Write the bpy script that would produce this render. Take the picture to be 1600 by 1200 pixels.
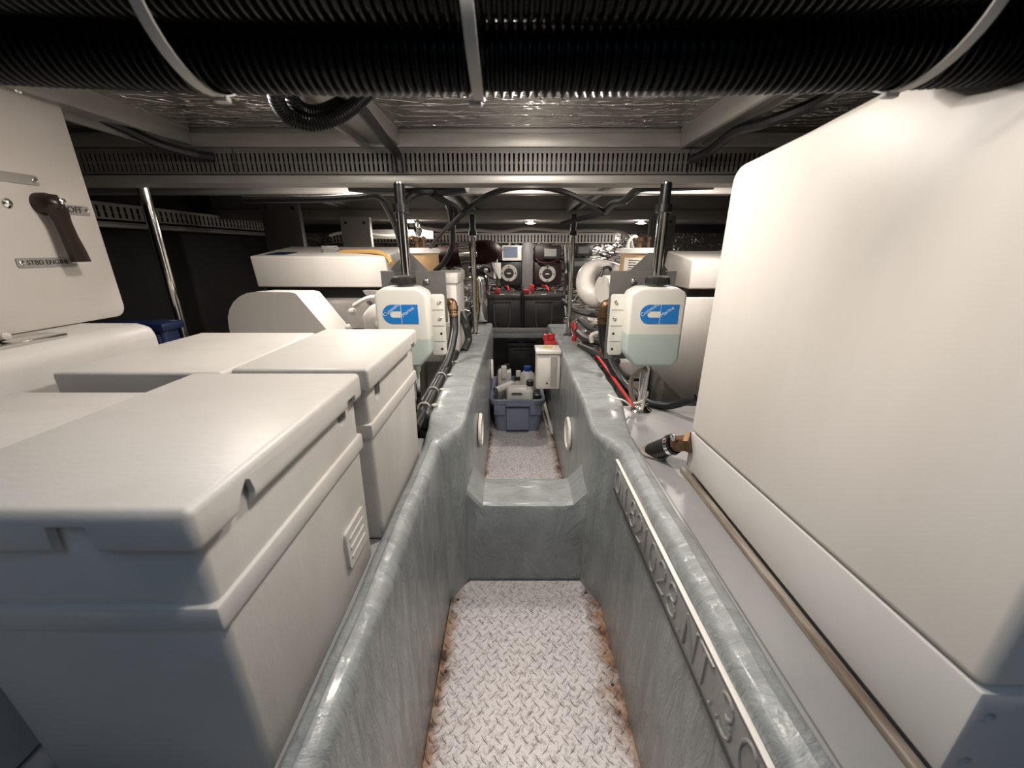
import bpy, bmesh, math, random
from mathutils import Vector, Matrix
random.seed(7)
for o in list(bpy.data.objects): bpy.data.objects.remove(o, do_unlink=True)
SC = bpy.context.scene
COL = SC.collection

# ------------------------------------------------------------------ camera
FPX, HOR = 612.0, 390.0                       # focal length in pixels (1600 wide), horizon row
PITCH = math.atan((600 - HOR) / FPX)
SP, CP = math.sin(PITCH), math.cos(PITCH)
cam_d = bpy.data.cameras.new('camera'); cam = bpy.data.objects.new('camera', cam_d); COL.objects.link(cam)
cam_d.sensor_fit = 'HORIZONTAL'; cam_d.sensor_width = 36.0; cam_d.lens = FPX / 1600 * 36.0
cam_d.clip_start = 0.01; cam_d.clip_end = 50
cam.location = (0, 0, 0); cam.rotation_euler = (math.pi / 2 - PITCH, 0, 0)
SC.camera = cam
cam_d.dof.use_dof = True; cam_d.dof.focus_distance = 1.25; cam_d.dof.aperture_fstop = 6.0

# ------------------------------------------------------------------ world (sky seen through the open hatch above the photographer)
W = bpy.data.worlds.new('sky'); SC.world = W; W.use_nodes = True
bg = W.node_tree.nodes['Background']; bg.inputs[0].default_value = (0.38, 0.53, 0.74, 1); bg.inputs[1].default_value = 1.9

# ------------------------------------------------------------------ exposure
SC.view_settings.view_transform = 'Standard'; SC.view_settings.look = 'None'
SC.view_settings.gamma = 1.0; SC.view_settings.use_curve_mapping = False
SC.view_settings.exposure = 0.0
LAMP_W = 4.3          # forward ceiling lamps
REAR_W = 3.6          # aft ceiling lamps
LAMP_COL = (1.0, 0.92, 0.84)

# ------------------------------------------------------------------ helpers
def at(px, py, Y):
    """Point at forward distance Y (metres) seen along the sight line of a measured photograph position."""
    xc = (px - 800) / FPX; yc = (600 - py) / FPX
    k = Y / (CP + SP * yc)
    return Vector((xc * k, Y, (CP * yc - SP) * k))

ORG = {}
def org(o):
    return ORG.get(o.name, Vector((0, 0, 0))) if o else Vector((0, 0, 0))

class MB:
    def __init__(s): s.V = []; s.F = []
    def add(s, vs, fs):
        n = len(s.V); s.V += [Vector(v) for v in vs]; s.F += [[i + n for i in f] for f in fs]; return s
    def from_bm(s, bm):
        bm.verts.index_update()
        s.add([v.co.copy() for v in bm.verts], [[v.index for v in f.verts] for f in bm.faces]); bm.free(); return s
    def hull8(s, pts, bev=0.0, seg=3):
        """pts: bottom 4 (ccw) then top 4"""
        bm = bmesh.new(); v = [bm.verts.new(p) for p in pts]
        for f in ((3, 2, 1, 0), (4, 5, 6, 7), (0, 1, 5, 4), (1, 2, 6, 5), (2, 3, 7, 6), (3, 0, 4, 7)): bm.faces.new([v[i] for i in f])
        if bev > 0: bmesh.ops.bevel(bm, geom=bm.edges[:], offset=bev, segments=seg, profile=0.5, affect='EDGES')
        return s.from_bm(bm)
    def box(s, x0, x1, y0, y1, z0, z1, bev=0.0, seg=2):
        return s.hull8([(x0, y0, z0), (x1, y0, z0), (x1, y1, z0), (x0, y1, z0), (x0, y0, z1), (x1, y0, z1), (x1, y1, z1), (x0, y1, z1)], bev, seg)
    def prism(s, poly, plane, a, b, bev=0.0, seg=2):
        """poly of (u,v) in plane 'xz','yz','xy', extruded a..b on the third axis"""
        def P(u, v, w): return {'xz': (u, w, v), 'yz': (w, u, v), 'xy': (u, v, w)}[plane]
        bm = bmesh.new(); A = [bm.verts.new(P(u, v, a)) for u, v in poly]; B = [bm.verts.new(P(u, v, b)) for u, v in poly]
        n = len(poly); bm.faces.new(A); bm.faces.new(B[::-1])
        for i in range(n): bm.faces.new([A[i], B[i], B[(i + 1) % n], A[(i + 1) % n]])
        bmesh.ops.recalc_face_normals(bm, faces=bm.faces[:])
        if bev > 0:
            es = [e for e in bm.edges if len(e.link_faces) == 2 and e.calc_face_angle(0) > 0.6]
            bmesh.ops.bevel(bm, geom=es, offset=bev, segments=seg, profile=0.5, affect='EDGES')
        return s.from_bm(bm)
    def tube(s, path, r, seg=10, cap=True, rf=None):
        path = [Vector(p) for p in path]; n = len(path)
        T = [(path[min(i + 1, n - 1)] - path[max(i - 1, 0)]).normalized() for i in range(n)]
        up = Vector((0, 0, 1)) if abs(T[0].z) < 0.9 else Vector((1, 0, 0))
        U = (up - T[0] * up.dot(T[0])).normalized()
        vs = []
        for i in range(n):
            U = (U - T[i] * U.dot(T[i])).normalized(); W_ = T[i].cross(U)
            rr = rf(i) if rf else r
            for k in range(seg):
                a = 2 * math.pi * k / seg; vs.append(path[i] + (U * math.cos(a) + W_ * math.sin(a)) * rr)
        fs = [[i * seg + k, (i) * seg + (k + 1) % seg, (i + 1) * seg + (k + 1) % seg, (i + 1) * seg + k] for i in range(n - 1) for k in range(seg)]
        if cap: fs += [list(range(seg))[::-1], [(n - 1) * seg + k for k in range(seg)]]
        return s.add(vs, fs)
    def cyl(s, p0, p1, r, seg=18, r2=None):
        p0 = Vector(p0); p1 = Vector(p1)
        return s.tube([p0, p1], r, seg, True, (lambda i: r if i == 0 else (r if r2 is None else r2)))
    def lathe(s, prof, c, axis='z', seg=24):
        """prof: (radius, height) list around an axis through c"""
        vs = []; n = len(prof); c = Vector(c)
        for r, h in prof:
            for k in range(seg):
                a = 2 * math.pi * k / seg; x, y = r * math.cos(a), r * math.sin(a)
                vs.append(c + Vector({'z': (x, y, h), 'y': (x, h, y), 'x': (h, x, y)}[axis]))
        fs = [[i * seg + k, i * seg + (k + 1) % seg, (i + 1) * seg + (k + 1) % seg, (i + 1) * seg + k] for i in range(n - 1) for k in range(seg)]
        fs += [list(range(seg))[::-1], [(n - 1) * seg + k for k in range(seg)]]
        return s.add(vs, fs)
    def ball(s, c, r, sx=1, sy=1, sz=1, seg=14):
        prof = [(max(1e-4, r * math.sin(math.pi * i / 8)), -r * math.cos(math.pi * i / 8)) for i in range(9)]
        m = MB().lathe(prof, (0, 0, 0), 'z', seg)
        return s.add([Vector((v.x * sx, v.y * sy, v.z * sz)) + Vector(c) for v in m.V], m.F)
    def loft(s, secs, closed=True, cap=True):
        n = len(secs[0]); vs = [p for q in secs for p in q]
        rng = n if closed else n - 1
        fs = [[i * n + k, i * n + (k + 1) % n, (i + 1) * n + (k + 1) % n, (i + 1) * n + k] for i in range(len(secs) - 1) for k in range(rng)]
        if cap and closed: fs += [list(range(n))[::-1], [(len(secs) - 1) * n + k for k in range(n)]]
        return s.add(vs, fs)
    def text(s, body, size, mtx, ext=0.0004, res=3):
        cu = bpy.data.curves.new('txt', 'FONT'); cu.body = body; cu.size = size; cu.extrude = ext; cu.resolution_u = res
        cu.align_x = 'CENTER'; cu.align_y = 'CENTER'
        ob = bpy.data.objects.new('txt', cu); COL.objects.link(ob)
        dg = bpy.context.evaluated_depsgraph_get(); me = ob.evaluated_get(dg).to_mesh()
        s.add([mtx @ v.co for v in me.vertices], [list(p.vertices) for p in me.polygons])
        ob.evaluated_get(dg).to_mesh_clear(); bpy.data.objects.remove(ob, do_unlink=True); bpy.data.curves.remove(cu)
        return s
    def xf(s, m):
        s.V = [m @ v for v in s.V]; return s
    def mesh(s, name, mat, o, ang=40):
        me = bpy.data.meshes.new(name); me.from_pydata([tuple(v - o) for v in s.V], [], s.F)
        bm = bmesh.new(); bm.from_mesh(me); bmesh.ops.recalc_face_normals(bm, faces=bm.faces[:]); bm.to_mesh(me); bm.free()
        me.materials.append(mat)
        me.polygons.foreach_set('use_smooth', [True] * len(me.polygons)); me.set_sharp_from_angle(angle=math.radians(ang)); me.update()
        return me
    def build(s, name, mat, parent, label=None, kind=None, ang=40):
        o = org(parent); ob = bpy.data.objects.new(name, s.mesh(name, mat, o, ang)); COL.objects.link(ob)
        ob.parent = parent; ORG[ob.name] = o.copy()
        if label: ob['label'] = label
        if kind: ob['kind'] = kind
        return ob
    def solo(s, name, mat, label=None, cat=None, group=None, kind=None, ang=40):
        lo = Vector([min(v[i] for v in s.V) for i in range(3)]); hi = Vector([max(v[i] for v in s.V) for i in range(3)])
        o = Vector(((lo.x + hi.x) / 2, (lo.y + hi.y) / 2, lo.z))
        ob = bpy.data.objects.new(name, s.mesh(name, mat, o, ang)); COL.objects.link(ob); ob.location = o; ORG[ob.name] = o
        for k, v in (('label', label), ('category', cat), ('group', group), ('kind', kind)):
            if v: ob[k] = v
        return ob

def thing(name, label, cat, loc, group=None):
    o = bpy.data.objects.new(name, None); COL.objects.link(o); o.location = loc; o.empty_display_size = 0.05
    o['label'] = label; o['category'] = cat
    if group: o['group'] = group
    ORG[o.name] = Vector(loc); return o

def smooth(pts, n=8):
    """Catmull-Rom through pts"""
    P = [Vector(p) for p in pts]; P = [P[0] * 2 - P[1]] + P + [P[-1] * 2 - P[-2]]; out = []
    for i in range(1, len(P) - 2):
        a, b, c, d = P[i - 1:i + 3]
        for k in range(n):
            t = k / n
            out.append(0.5 * ((2 * b) + (c - a) * t + (2 * a - 5 * b + 4 * c - d) * t * t + (3 * b - a - 3 * c + d) * t ** 3))
    out.append(P[-2]); return out

def arc(cx, cy, r, a0, a1, n=6):
    return [(cx + r * math.cos(math.radians(a0 + (a1 - a0) * i / n)), cy + r * math.sin(math.radians(a0 + (a1 - a0) * i / n))) for i in range(n + 1)]
def rrect(x0, x1, y0, y1, r, n=4):
    return arc(x0 + r, y0 + r, r, 180, 270, n) + arc(x1 - r, y0 + r, r, 270, 360, n) + arc(x1 - r, y1 - r, r, 0, 90, n) + arc(x0 + r, y1 - r, r, 90, 180, n)

# ------------------------------------------------------------------ materials
def nd(nt, t, **kw):
    n = nt.nodes.new(t)
    for k, v in kw.items():
        if k.startswith('i_'): n.inputs[k[2:].replace('_', ' ')].default_value = v
        else: setattr(n, k, v)
    return n
def M(name, col, rough=0.5, metal=0.0, col2=None, vs=6.0, stretch=(1, 1, 1), bump=0.0, bs=40.0, coat=0.0, emis=None, es=0.0, rvar=0.0, lo=0.35, hi=0.65, trans=0.0, spec=None):
    m = bpy.data.materials.new(name); m.use_nodes = True; nt = m.node_tree; b = nt.nodes['Principled BSDF']
    b.inputs['Base Color'].default_value = (*col, 1); b.inputs['Roughness'].default_value = rough; b.inputs['Metallic'].default_value = metal
    b.inputs['Coat Weight'].default_value = coat; b.inputs['Coat Roughness'].default_value = 0.12
    if spec is not None: b.inputs['Specular IOR Level'].default_value = spec
    if trans: b.inputs['Transmission Weight'].default_value = trans
    if emis: b.inputs['Emission Color'].default_value = (*emis, 1); b.inputs['Emission Strength'].default_value = es
    if col2 or bump or rvar:
        tc = nd(nt, 'ShaderNodeTexCoord'); mp = nd(nt, 'ShaderNodeMapping'); mp.inputs['Scale'].default_value = stretch
        nt.links.new(tc.outputs['Object'], mp.inputs['Vector'])
    if col2 or rvar:
        nz = nd(nt, 'ShaderNodeTexNoise', i_Scale=vs, i_Detail=6.0, i_Roughness=0.6); nt.links.new(mp.outputs[0], nz.inputs['Vector'])
    if col2:
        rp = nd(nt, 'ShaderNodeValToRGB'); rp.color_ramp.elements[0].position = lo; rp.color_ramp.elements[1].position = hi
        rp.color_ramp.elements[0].color = (*col, 1); rp.color_ramp.elements[1].color = (*col2, 1)
        nt.links.new(nz.outputs['Fac'], rp.inputs[0]); nt.links.new(rp.outputs[0], b.inputs['Base Color'])
    if rvar:
        mr = nd(nt, 'ShaderNodeMapRange'); mr.inputs['To Min'].default_value = max(0.03, rough - rvar); mr.inputs['To Max'].default_value = rough + rvar
        mr.inputs['From Min'].default_value = 0.3; mr.inputs['From Max'].default_value = 0.7
        nt.links.new(nz.outputs['Fac'], mr.inputs['Value']); nt.links.new(mr.outputs[0], b.inputs['Roughness'])
    if bump:
        n2 = nd(nt, 'ShaderNodeTexNoise', i_Scale=bs, i_Detail=5.0, i_Roughness=0.6); nt.links.new(mp.outputs[0], n2.inputs['Vector'])
        bp = nd(nt, 'ShaderNodeBump', i_Strength=bump, i_Distance=0.01); nt.links.new(n2.outputs['Fac'], bp.inputs['Height']); nt.links.new(bp.outputs[0], b.inputs['Normal'])
    return m

BOX = M('white_polyethylene', (0.53, 0.508, 0.478), 0.42, col2=(0.455, 0.43, 0.395), vs=3.5, stretch=(1.0, 2.2, 1.0), lo=0.45, hi=0.75, rvar=0.06, bump=0.05, bs=60)
TANKW = M('white_gelcoat', (0.70, 0.665, 0.62), 0.42, col2=(0.65, 0.61, 0.56), vs=2.5, stretch=(1, 2, 0.5))
KICK = M('white_painted_board', (0.60, 0.585, 0.565), 0.4, col2=(0.55, 0.535, 0.51), vs=4)
PANELW = M('white_panel_laminate', (0.50, 0.465, 0.43), 0.55, col2=(0.45, 0.415, 0.38), vs=3)
ENGW = M('white_engine_paint', (0.72, 0.685, 0.64), 0.35, col2=(0.65, 0.61, 0.56), vs=4, stretch=(2, 1, 0.4))
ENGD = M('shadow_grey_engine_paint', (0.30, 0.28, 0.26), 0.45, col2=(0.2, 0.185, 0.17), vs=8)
BLACK = M('black_rubber', (0.008, 0.008, 0.009), 0.38, bump=0.05, bs=80)
CORR = M('black_corrugated_plastic', (0.004, 0.004, 0.0045), 0.33, spec=0.22)
BLKP = M('black_moulded_plastic', (0.014, 0.014, 0.014), 0.4, col2=(0.03, 0.028, 0.026), vs=10)
HULL = M('dark_hull_paint', (0.009, 0.008, 0.007), 0.65, col2=(0.016, 0.014, 0.011), vs=3)
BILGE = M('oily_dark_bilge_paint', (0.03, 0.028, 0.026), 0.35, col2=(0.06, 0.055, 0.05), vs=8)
ALU = M('brushed_aluminium', (0.36, 0.345, 0.325), 0.45, 0.45, col2=(0.30, 0.285, 0.265), vs=5, stretch=(1, 1, 6), bump=0.04, bs=60)
CHROME = M('polished_stainless', (0.75, 0.74, 0.72), 0.12, 1.0)
STEELP = M('grey_painted_steel', (0.135, 0.13, 0.125), 0.45, col2=(0.11, 0.107, 0.102), vs=10)
DUCT = M('grey_duct_plastic', (0.115, 0.107, 0.098), 0.5)
DUCTL = M('light_grey_duct_plastic', (0.36, 0.34, 0.31), 0.5)
BRASS = M('aged_brass', (0.22, 0.13, 0.07), 0.38, 0.85, col2=(0.12, 0.075, 0.045), vs=30)
TAN = M('tan_filter_canister', (0.44, 0.29, 0.15), 0.4, col2=(0.36, 0.23, 0.12), vs=8)
TIE = M('natural_nylon', (0.42, 0.40, 0.37), 0.5)
WHITEP = M('white_plastic', (0.74, 0.70, 0.65), 0.4)
BLUE = M('blue_decal_print', (0.005, 0.17, 0.52), 0.4)
DECALW = M('pale_decal_print', (0.55, 0.66, 0.74), 0.5)
RED = M('red_insulation', (0.52, 0.03, 0.035), 0.4)
DRED = M('dark_red_silicone_hose', (0.028, 0.004, 0.004), 0.55, spec=0.25)
TUBM = M('blue_grey_tub_plastic', (0.20, 0.225, 0.30), 0.5, col2=(0.175, 0.2, 0.27), vs=8)
BINM = M('navy_blue_bin_plastic', (0.006, 0.015, 0.06), 0.45)
BOTTLE = M('milky_bottle_plastic', (0.70, 0.685, 0.62), 0.33, col2=(0.665, 0.64, 0.57), vs=4, coat=0.2)
COOL = M('milky_plastic_over_green_coolant', (0.42, 0.56, 0.50), 0.33, col2=(0.46, 0.58, 0.52), vs=3, coat=0.2)
YEL = M('yellow_label', (0.42, 0.33, 0.05), 0.5)
AMBER = M('amber_fuel_hose', (0.55, 0.33, 0.11), 0.35)
TANW = M('faded_tan_rubber', (0.26, 0.22, 0.16), 0.5)
PAPER = M('paper_label', (0.66, 0.63, 0.57), 0.6)
INK = M('black_ink', (0.015, 0.013, 0.012), 0.6)
GREYB = M('grey_upright_paint', (0.30, 0.29, 0.27), 0.45, col2=(0.26, 0.25, 0.235), vs=6)
WOOD = M('worn_wood_edge', (0.30, 0.26, 0.22), 0.6, col2=(0.14, 0.105, 0.075), vs=14, stretch=(6, 0.6, 6), lo=0.4, hi=0.62, bump=0.2, bs=30)
LEVER = M('dark_bronze_lever', (0.022, 0.012, 0.008), 0.32, 0.2)
GLOW = M('lamp_lens_glow', (1, 1, 1), 0.4, emis=(1.0, 0.80, 0.50), es=5.0)
SCREEN = M('grey_blue_display', (0.16, 0.19, 0.25), 0.25)
LED = M('green_indicator', (0.05, 0.4, 0.05), 0.4, emis=(0.2, 1.0, 0.3), es=3.0)

def paint_mat(name, c1, c2, c3):
    m = bpy.data.materials.new(name); m.use_nodes = True; nt = m.node_tree; b = nt.nodes['Principled BSDF']; L = nt.links.new
    tc = nd(nt, 'ShaderNodeTexCoord'); mp = nd(nt, 'ShaderNodeMapping'); mp.inputs['Scale'].default_value = (1.2, 3.0, 0.8)
    L(tc.outputs['Object'], mp.inputs[0])
    n1 = nd(nt, 'ShaderNodeTexNoise', i_Scale=7.0, i_Detail=8.0, i_Roughness=0.62, i_Distortion=0.6); L(mp.outputs[0], n1.inputs['Vector'])
    rp = nd(nt, 'ShaderNodeValToRGB'); e = rp.color_ramp.elements; e[0].position = 0.33; e[1].position = 0.7; e[0].color = (*c1, 1); e[1].color = (*c3, 1)
    k = rp.color_ramp.elements.new(0.5); k.color = (*c2, 1)
    L(n1.outputs['Fac'], rp.inputs[0]); L(rp.outputs[0], b.inputs['Base Color'])
    b.inputs['Roughness'].default_value = 0.24; b.inputs['Coat Weight'].default_value = 0.15; b.inputs['Coat Roughness'].default_value = 0.15
    n2 = nd(nt, 'ShaderNodeTexNoise', i_Scale=14.0, i_Detail=6.0, i_Roughness=0.6, i_Distortion=1.0); L(mp.outputs[0], n2.inputs['Vector'])
    n3 = nd(nt, 'ShaderNodeTexNoise', i_Scale=70.0, i_Detail=5.0); L(tc.outputs['Object'], n3.inputs['Vector'])
    b1 = nd(nt, 'ShaderNodeBump', i_Strength=0.6, i_Distance=0.012); L(n2.outputs['Fac'], b1.inputs['Height'])
    b2 = nd(nt, 'ShaderNodeBump', i_Strength=0.4, i_Distance=0.003); L(n3.outputs['Fac'], b2.inputs['Height']); L(b1.outputs[0], b2.inputs['Normal']); L(b2.outputs[0], b.inputs['Normal'])
    return m
GREY = paint_mat('grey_brushed_bilge_paint', (0.215, 0.23, 0.228), (0.265, 0.285, 0.283), (0.325, 0.345, 0.34))
GREYP = M('grey_painted_plate', (0.25, 0.24, 0.235), 0.3, col2=(0.31, 0.30, 0.29), vs=6, stretch=(1, 3, 1), bump=0.12, bs=25)
DECKP = M('lilac_grey_deck_paint', (0.29, 0.285, 0.285), 0.34, col2=(0.235, 0.232, 0.23), vs=5, bump=0.05, bs=40, rvar=0.06)

def foil_mat():
    m = bpy.data.materials.new('crinkled_foil'); m.use_nodes = True; nt = m.node_tree; b = nt.nodes['Principled BSDF']; L = nt.links.new
    b.inputs['Base Color'].default_value = (0.68, 0.65, 0.615, 1); b.inputs['Metallic'].default_value = 0.95; b.inputs['Roughness'].default_value = 0.25
    tc = nd(nt, 'ShaderNodeTexCoord'); mp = nd(nt, 'ShaderNodeMapping'); mp.inputs['Scale'].default_value = (0.7, 2.2, 2.2); L(tc.outputs['Object'], mp.inputs[0])
    n1 = nd(nt, 'ShaderNodeTexNoise', i_Scale=6.0, i_Detail=3.0, i_Distortion=1.5); L(mp.outputs[0], n1.inputs['Vector'])
    vm = nd(nt, 'ShaderNodeVectorMath', operation='MULTIPLY_ADD'); vm.inputs[1].default_value = (0.25, 0.25, 0.25)
    L(n1.outputs['Color'], vm.inputs[0]); L(mp.outputs[0], vm.inputs[2])
    v = nd(nt, 'ShaderNodeTexVoronoi', feature='DISTANCE_TO_EDGE', i_Scale=9.0); L(vm.outputs[0], v.inputs['Vector'])
    mr = nd(nt, 'ShaderNodeMapRange'); mr.inputs['From Max'].default_value = 0.06; L(v.outputs['Distance'], mr.inputs['Value'])
    w = nd(nt, 'ShaderNodeTexWave', bands_direction='Y', i_Scale=4.2, i_Distortion=3.0, i_Detail=2.0); L(tc.outputs['Object'], w.inputs['Vector'])
    mw = nd(nt, 'ShaderNodeMapRange'); mw.inputs['From Min'].default_value = 0.9; L(w.outputs['Fac'], mw.inputs['Value'])
    b1 = nd(nt, 'ShaderNodeBump', i_Strength=0.9, i_Distance=0.008, invert=True); L(mr.outputs[0], b1.inputs['Height'])
    b2 = nd(nt, 'ShaderNodeBump', i_Strength=0.8, i_Distance=0.008); L(mw.outputs[0], b2.inputs['Height']); L(b1.outputs[0], b2.inputs['Normal'])
    b3 = nd(nt, 'ShaderNodeBump', i_Strength=0.45, i_Distance=0.025); L(n1.outputs['Fac'], b3.inputs['Height']); L(b2.outputs[0], b3.inputs['Normal'])
    L(b3.outputs[0], b.inputs['Normal']); return m
FOIL = foil_mat()

def plate_mat(name, x0, x1, rust_r):
    """worn tread steel; rust has its own shape along the two long edges (object space x)"""
    m = bpy.data.materials.new(name); m.use_nodes = True; nt = m.node_tree; b = nt.nodes['Principled BSDF']; L = nt.links.new
    tc = nd(nt, 'ShaderNodeTexCoord'); sx = nd(nt, 'ShaderNodeSeparateXYZ'); L(tc.outputs['Object'], sx.inputs[0])
    n1 = nd(nt, 'ShaderNodeTexNoise', i_Scale=120.0, i_Detail=6.0, i_Roughness=0.75); L(tc.outputs['Object'], n1.inputs['Vector'])
    r1 = nd(nt, 'ShaderNodeValToRGB'); e = r1.color_ramp.elements; e[0].position = 0.33; e[1].position = 0.52; e[0].color = (0.25, 0.215, 0.20, 1); e[1].color = (0.66, 0.62, 0.615, 1)
    L(n1.outputs['Fac'], r1.inputs[0])
    n2 = nd(nt, 'ShaderNodeTexNoise', i_Scale=13.0, i_Detail=8.0, i_Roughness=0.7); L(tc.outputs['Object'], n2.inputs['Vector'])
    def edge(sign, x, wdt):
        a = nd(nt, 'ShaderNodeMapRange'); L(sx.outputs['X'], a.inputs['Value'])
        a.inputs['From Min'].default_value = x - sign * wdt; a.inputs['From Max'].default_value = x; a.inputs['To Max'].default_value = 0.48; return a
    ea, eb = edge(1, x1, rust_r), edge(-1, x0, rust_r * 0.7)
    mx = nd(nt, 'ShaderNodeMath', operation='MAXIMUM'); L(ea.outputs[0], mx.inputs[0]); L(eb.outputs[0], mx.inputs[1])
    ad = nd(nt, 'ShaderNodeMath', operation='ADD'); L(mx.outputs[0], ad.inputs[0]); L(n2.outputs['Fac'], ad.inputs[1])
    rr = nd(nt, 'ShaderNodeMapRange'); rr.inputs['From Min'].default_value = 0.74; rr.inputs['From Max'].default_value = 0.97; L(ad.outputs[0], rr.inputs['Value'])
    n3 = nd(nt, 'ShaderNodeTexNoise', i_Scale=40.0, i_Detail=4.0); L(tc.outputs['Object'], n3.inputs['Vector'])
    r3 = nd(nt, 'ShaderNodeValToRGB'); e = r3.color_ramp.elements; e[0].position = 0.38; e[1].position = 0.62; e[0].color = (0.075, 0.032, 0.018, 1); e[1].color = (0.34, 0.20, 0.12, 1); L(n3.outputs['Fac'], r3.inputs[0])
    mix = nd(nt, 'ShaderNodeMix', data_type='RGBA'); L(rr.outputs[0], mix.inputs['Factor']); L(r1.outputs[0], mix.inputs['A']); L(r3.outputs[0], mix.inputs['B'])
    L(mix.outputs['Result'], b.inputs['Base Color']); b.inputs['Roughness'].default_value = 0.45; b.inputs['Metallic'].default_value = 0.25
    bp = nd(nt, 'ShaderNodeBump', i_Strength=0.25, i_Distance=0.002); L(n1.outputs['Fac'], bp.inputs['Height']); L(bp.outputs[0], b.inputs['Normal'])
    return m

def structure(mb, name, mat, label=None, ang=40):
    return mb.solo(name, mat, label, None, None, 'structure', ang)

# ================================================================== SETTING
FZ = -0.95
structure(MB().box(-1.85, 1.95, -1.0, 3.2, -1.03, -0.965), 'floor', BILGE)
structure(MB().box(-1.85, -1.75, -1.0, 3.2, -0.965, 0.34), 'wall_left', HULL)
structure(MB().box(1.85, 1.95, -1.0, 3.2, -0.965, 0.34), 'wall_right', HULL)
structure(MB().box(-1.75, 1.85, 3.06, 3.2, -0.965, 0.34), 'wall_back', FOIL)
structure(MB().box(-1.75, 1.85, -1.0, -0.92, -0.965, 0.34), 'wall_front', HULL)
cl = MB()                                                      # ceiling with the open hatch above and behind the camera
HX0, HX1, HY0, HY1 = -0.42, 0.48, -0.80, -0.06
cl.box(-1.85, HX0, -1.0, 3.2, 0.335, 0.38); cl.box(HX1, 1.95, -1.0, 3.2, 0.335, 0.38)
cl.box(HX0, HX1, -1.0, HY0, 0.335, 0.38); cl.box(HX0, HX1, HY1, 3.2, 0.335, 0.38)
ceiling = structure(cl, 'ceiling', HULL)
for (x0, x1, y0, y1) in ((-0.82, -0.38, 0.0, 1.15), (-0.29, 0.43, 0.0, 1.15), (0.50, 1.15, 0.0, 1.15), (-1.70, -0.90, 0.0, 1.15),
                         (-1.6, -0.95, 1.21, 1.55), (-0.90, -0.27, 1.21, 1.55), (-0.2, 0.30, 1.21, 1.55), (0.37, 1.2, 1.21, 1.55),
                         (-0.90, -0.27, 1.66, 2.42), (-0.2, 0.30, 1.66, 2.42), (0.37, 1.2, 1.66, 2.42), (-1.6, -0.95, 1.66, 2.42)):
    MB().box(x0, x1, y0, y1, 0.292, 0.3, 0.003).build('foil_panel', FOIL, ceiling)

# beams
def lbeam(n, x0, x1, y0, y1, zb=0.245):
    w = 0.012
    m = MB().box(x0, x1, y0, y1, 0.288, 0.335).box(x0, x0 + w, y0, y1, zb, 0.29, 0.002).box(x1 - w, x1, y0, y1, zb + 0.008, 0.29, 0.002).box(x0 + w, x1 - w, y0, y1, 0.262, 0.29)
    structure(m, 'trim_%d' % n, ALU)
lbeam(1, -0.38, -0.29, 0.0, 1.15); lbeam(2, 0.43, 0.50, 0.0, 1.15); lbeam(3, -0.90, -0.82, 0.0, 1.15)
lbeam(4, -0.27, -0.20, 1.21, 2.42, 0.2); lbeam(5, 0.30, 0.37, 1.21, 2.42, 0.2); lbeam(6, -0.95, -0.90, 1.21, 2.42, 0.22)
structure(MB().box(-1.7, 1.75, 1.15, 1.205, 0.249, 0.282, 0.003).box(-1.7, 1.75, 1.165, 1.205, 0.282, 0.335), 'trim_7', ALU)
structure(MB().box(-1.7, 1.75, 1.135, 1.215, 0.163, 0.183, 0.003).box(-1.7, 1.75, 1.20, 1.215, 0.183, 0.25), 'trim_8', ALU)
structure(MB().box(-1.7, 1.8, 1.55, 1.66, 0.196, 0.30, 0.004).box(-1.7, 1.8, 1.545, 1.56, 0.188, 0.20, 0.002), 'trim_9', ALU)
structure(MB().box(-1.7, 1.8, 2.42, 3.05, 0.168, 0.33, 0.004).box(-1.7, 1.8, 2.40, 2.42, 0.160, 0.21, 0.002), 'trim_10', ALU)

# trench walls: lofted, hand laid and uneven
def wob(y, k): return 0.0010 * math.sin(y * 17 + k) + 0.0006 * math.sin(y * 41 + 2.1 * k)
def trench_wall(name, side, st):
    ys = []
    for i in range(len(st) - 1):
        n = max(2, int(abs(st[i + 1][0] - st[i][0]) / 0.02))
        ys += [tuple(a + (b - a) * k / n for a, b in zip(st[i], st[i + 1])) for k in range(n)]
    ys.append(st[-1]); secs = []
    for (y, xi, xo, zt, xb) in ys:
        r = 0.018 if y < 0.9 else 0.013; w = abs(xo - xi); prof = [(-(abs(xb) - abs(xi)) if False else 0.0, FZ - 0.02)]
        pts = [(0.0 + (xi - xb) * -side, -0.975)]
        for k in range(1, 9): pts.append(((xi - xb) * -side * (1 - k / 8), -0.975 + (zt - 0.05 + 0.975) * k / 8))
        pts += [(r * (1 - math.cos(a)), zt - r * 1.3 + r * 1.3 * math.sin(a)) for a in [math.pi / 2 * i / 5 for i in range(6)]]
        pts += [(w * 0.5, zt + 0.003)]
        pts += [(w - r * (1 - math.sin(a)), zt - r * (1 - math.cos(a))) for a in [math.pi / 2 * i / 4 for i in range(5)]]
        pts += [(w, zt - 0.06), (w, -0.975)]
        secs.append([Vector((xi + side * (u + wob(y, z * 30 + side)), y, z + (wob(y, u * 60 + 3) if z > -0.9 else 0))) for u, z in pts])
    return structure(MB().loft(secs, True, True), name, GREY, ang=26)
trench_wall('wall_trench_right', 1, [(-0.6, 0.255, 0.306, -0.452, 0.246), (0.84, 0.257, 0.309, -0.452, 0.25), (0.93, 0.215, 0.312, -0.452, 0.205), (1.0, 0.214, 0.322, -0.450, 0.208),
    (1.15, 0.225, 0.352, -0.456, 0.223), (1.38, 0.225, 0.36, -0.455, 0.223), (1.42, 0.225, 0.36, -0.449, 0.223), (1.70, 0.225, 0.36, -0.449, 0.223), (1.74, 0.225, 0.36, -0.442, 0.223), (2.46, 0.225, 0.36, -0.446, 0.223)])
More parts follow.
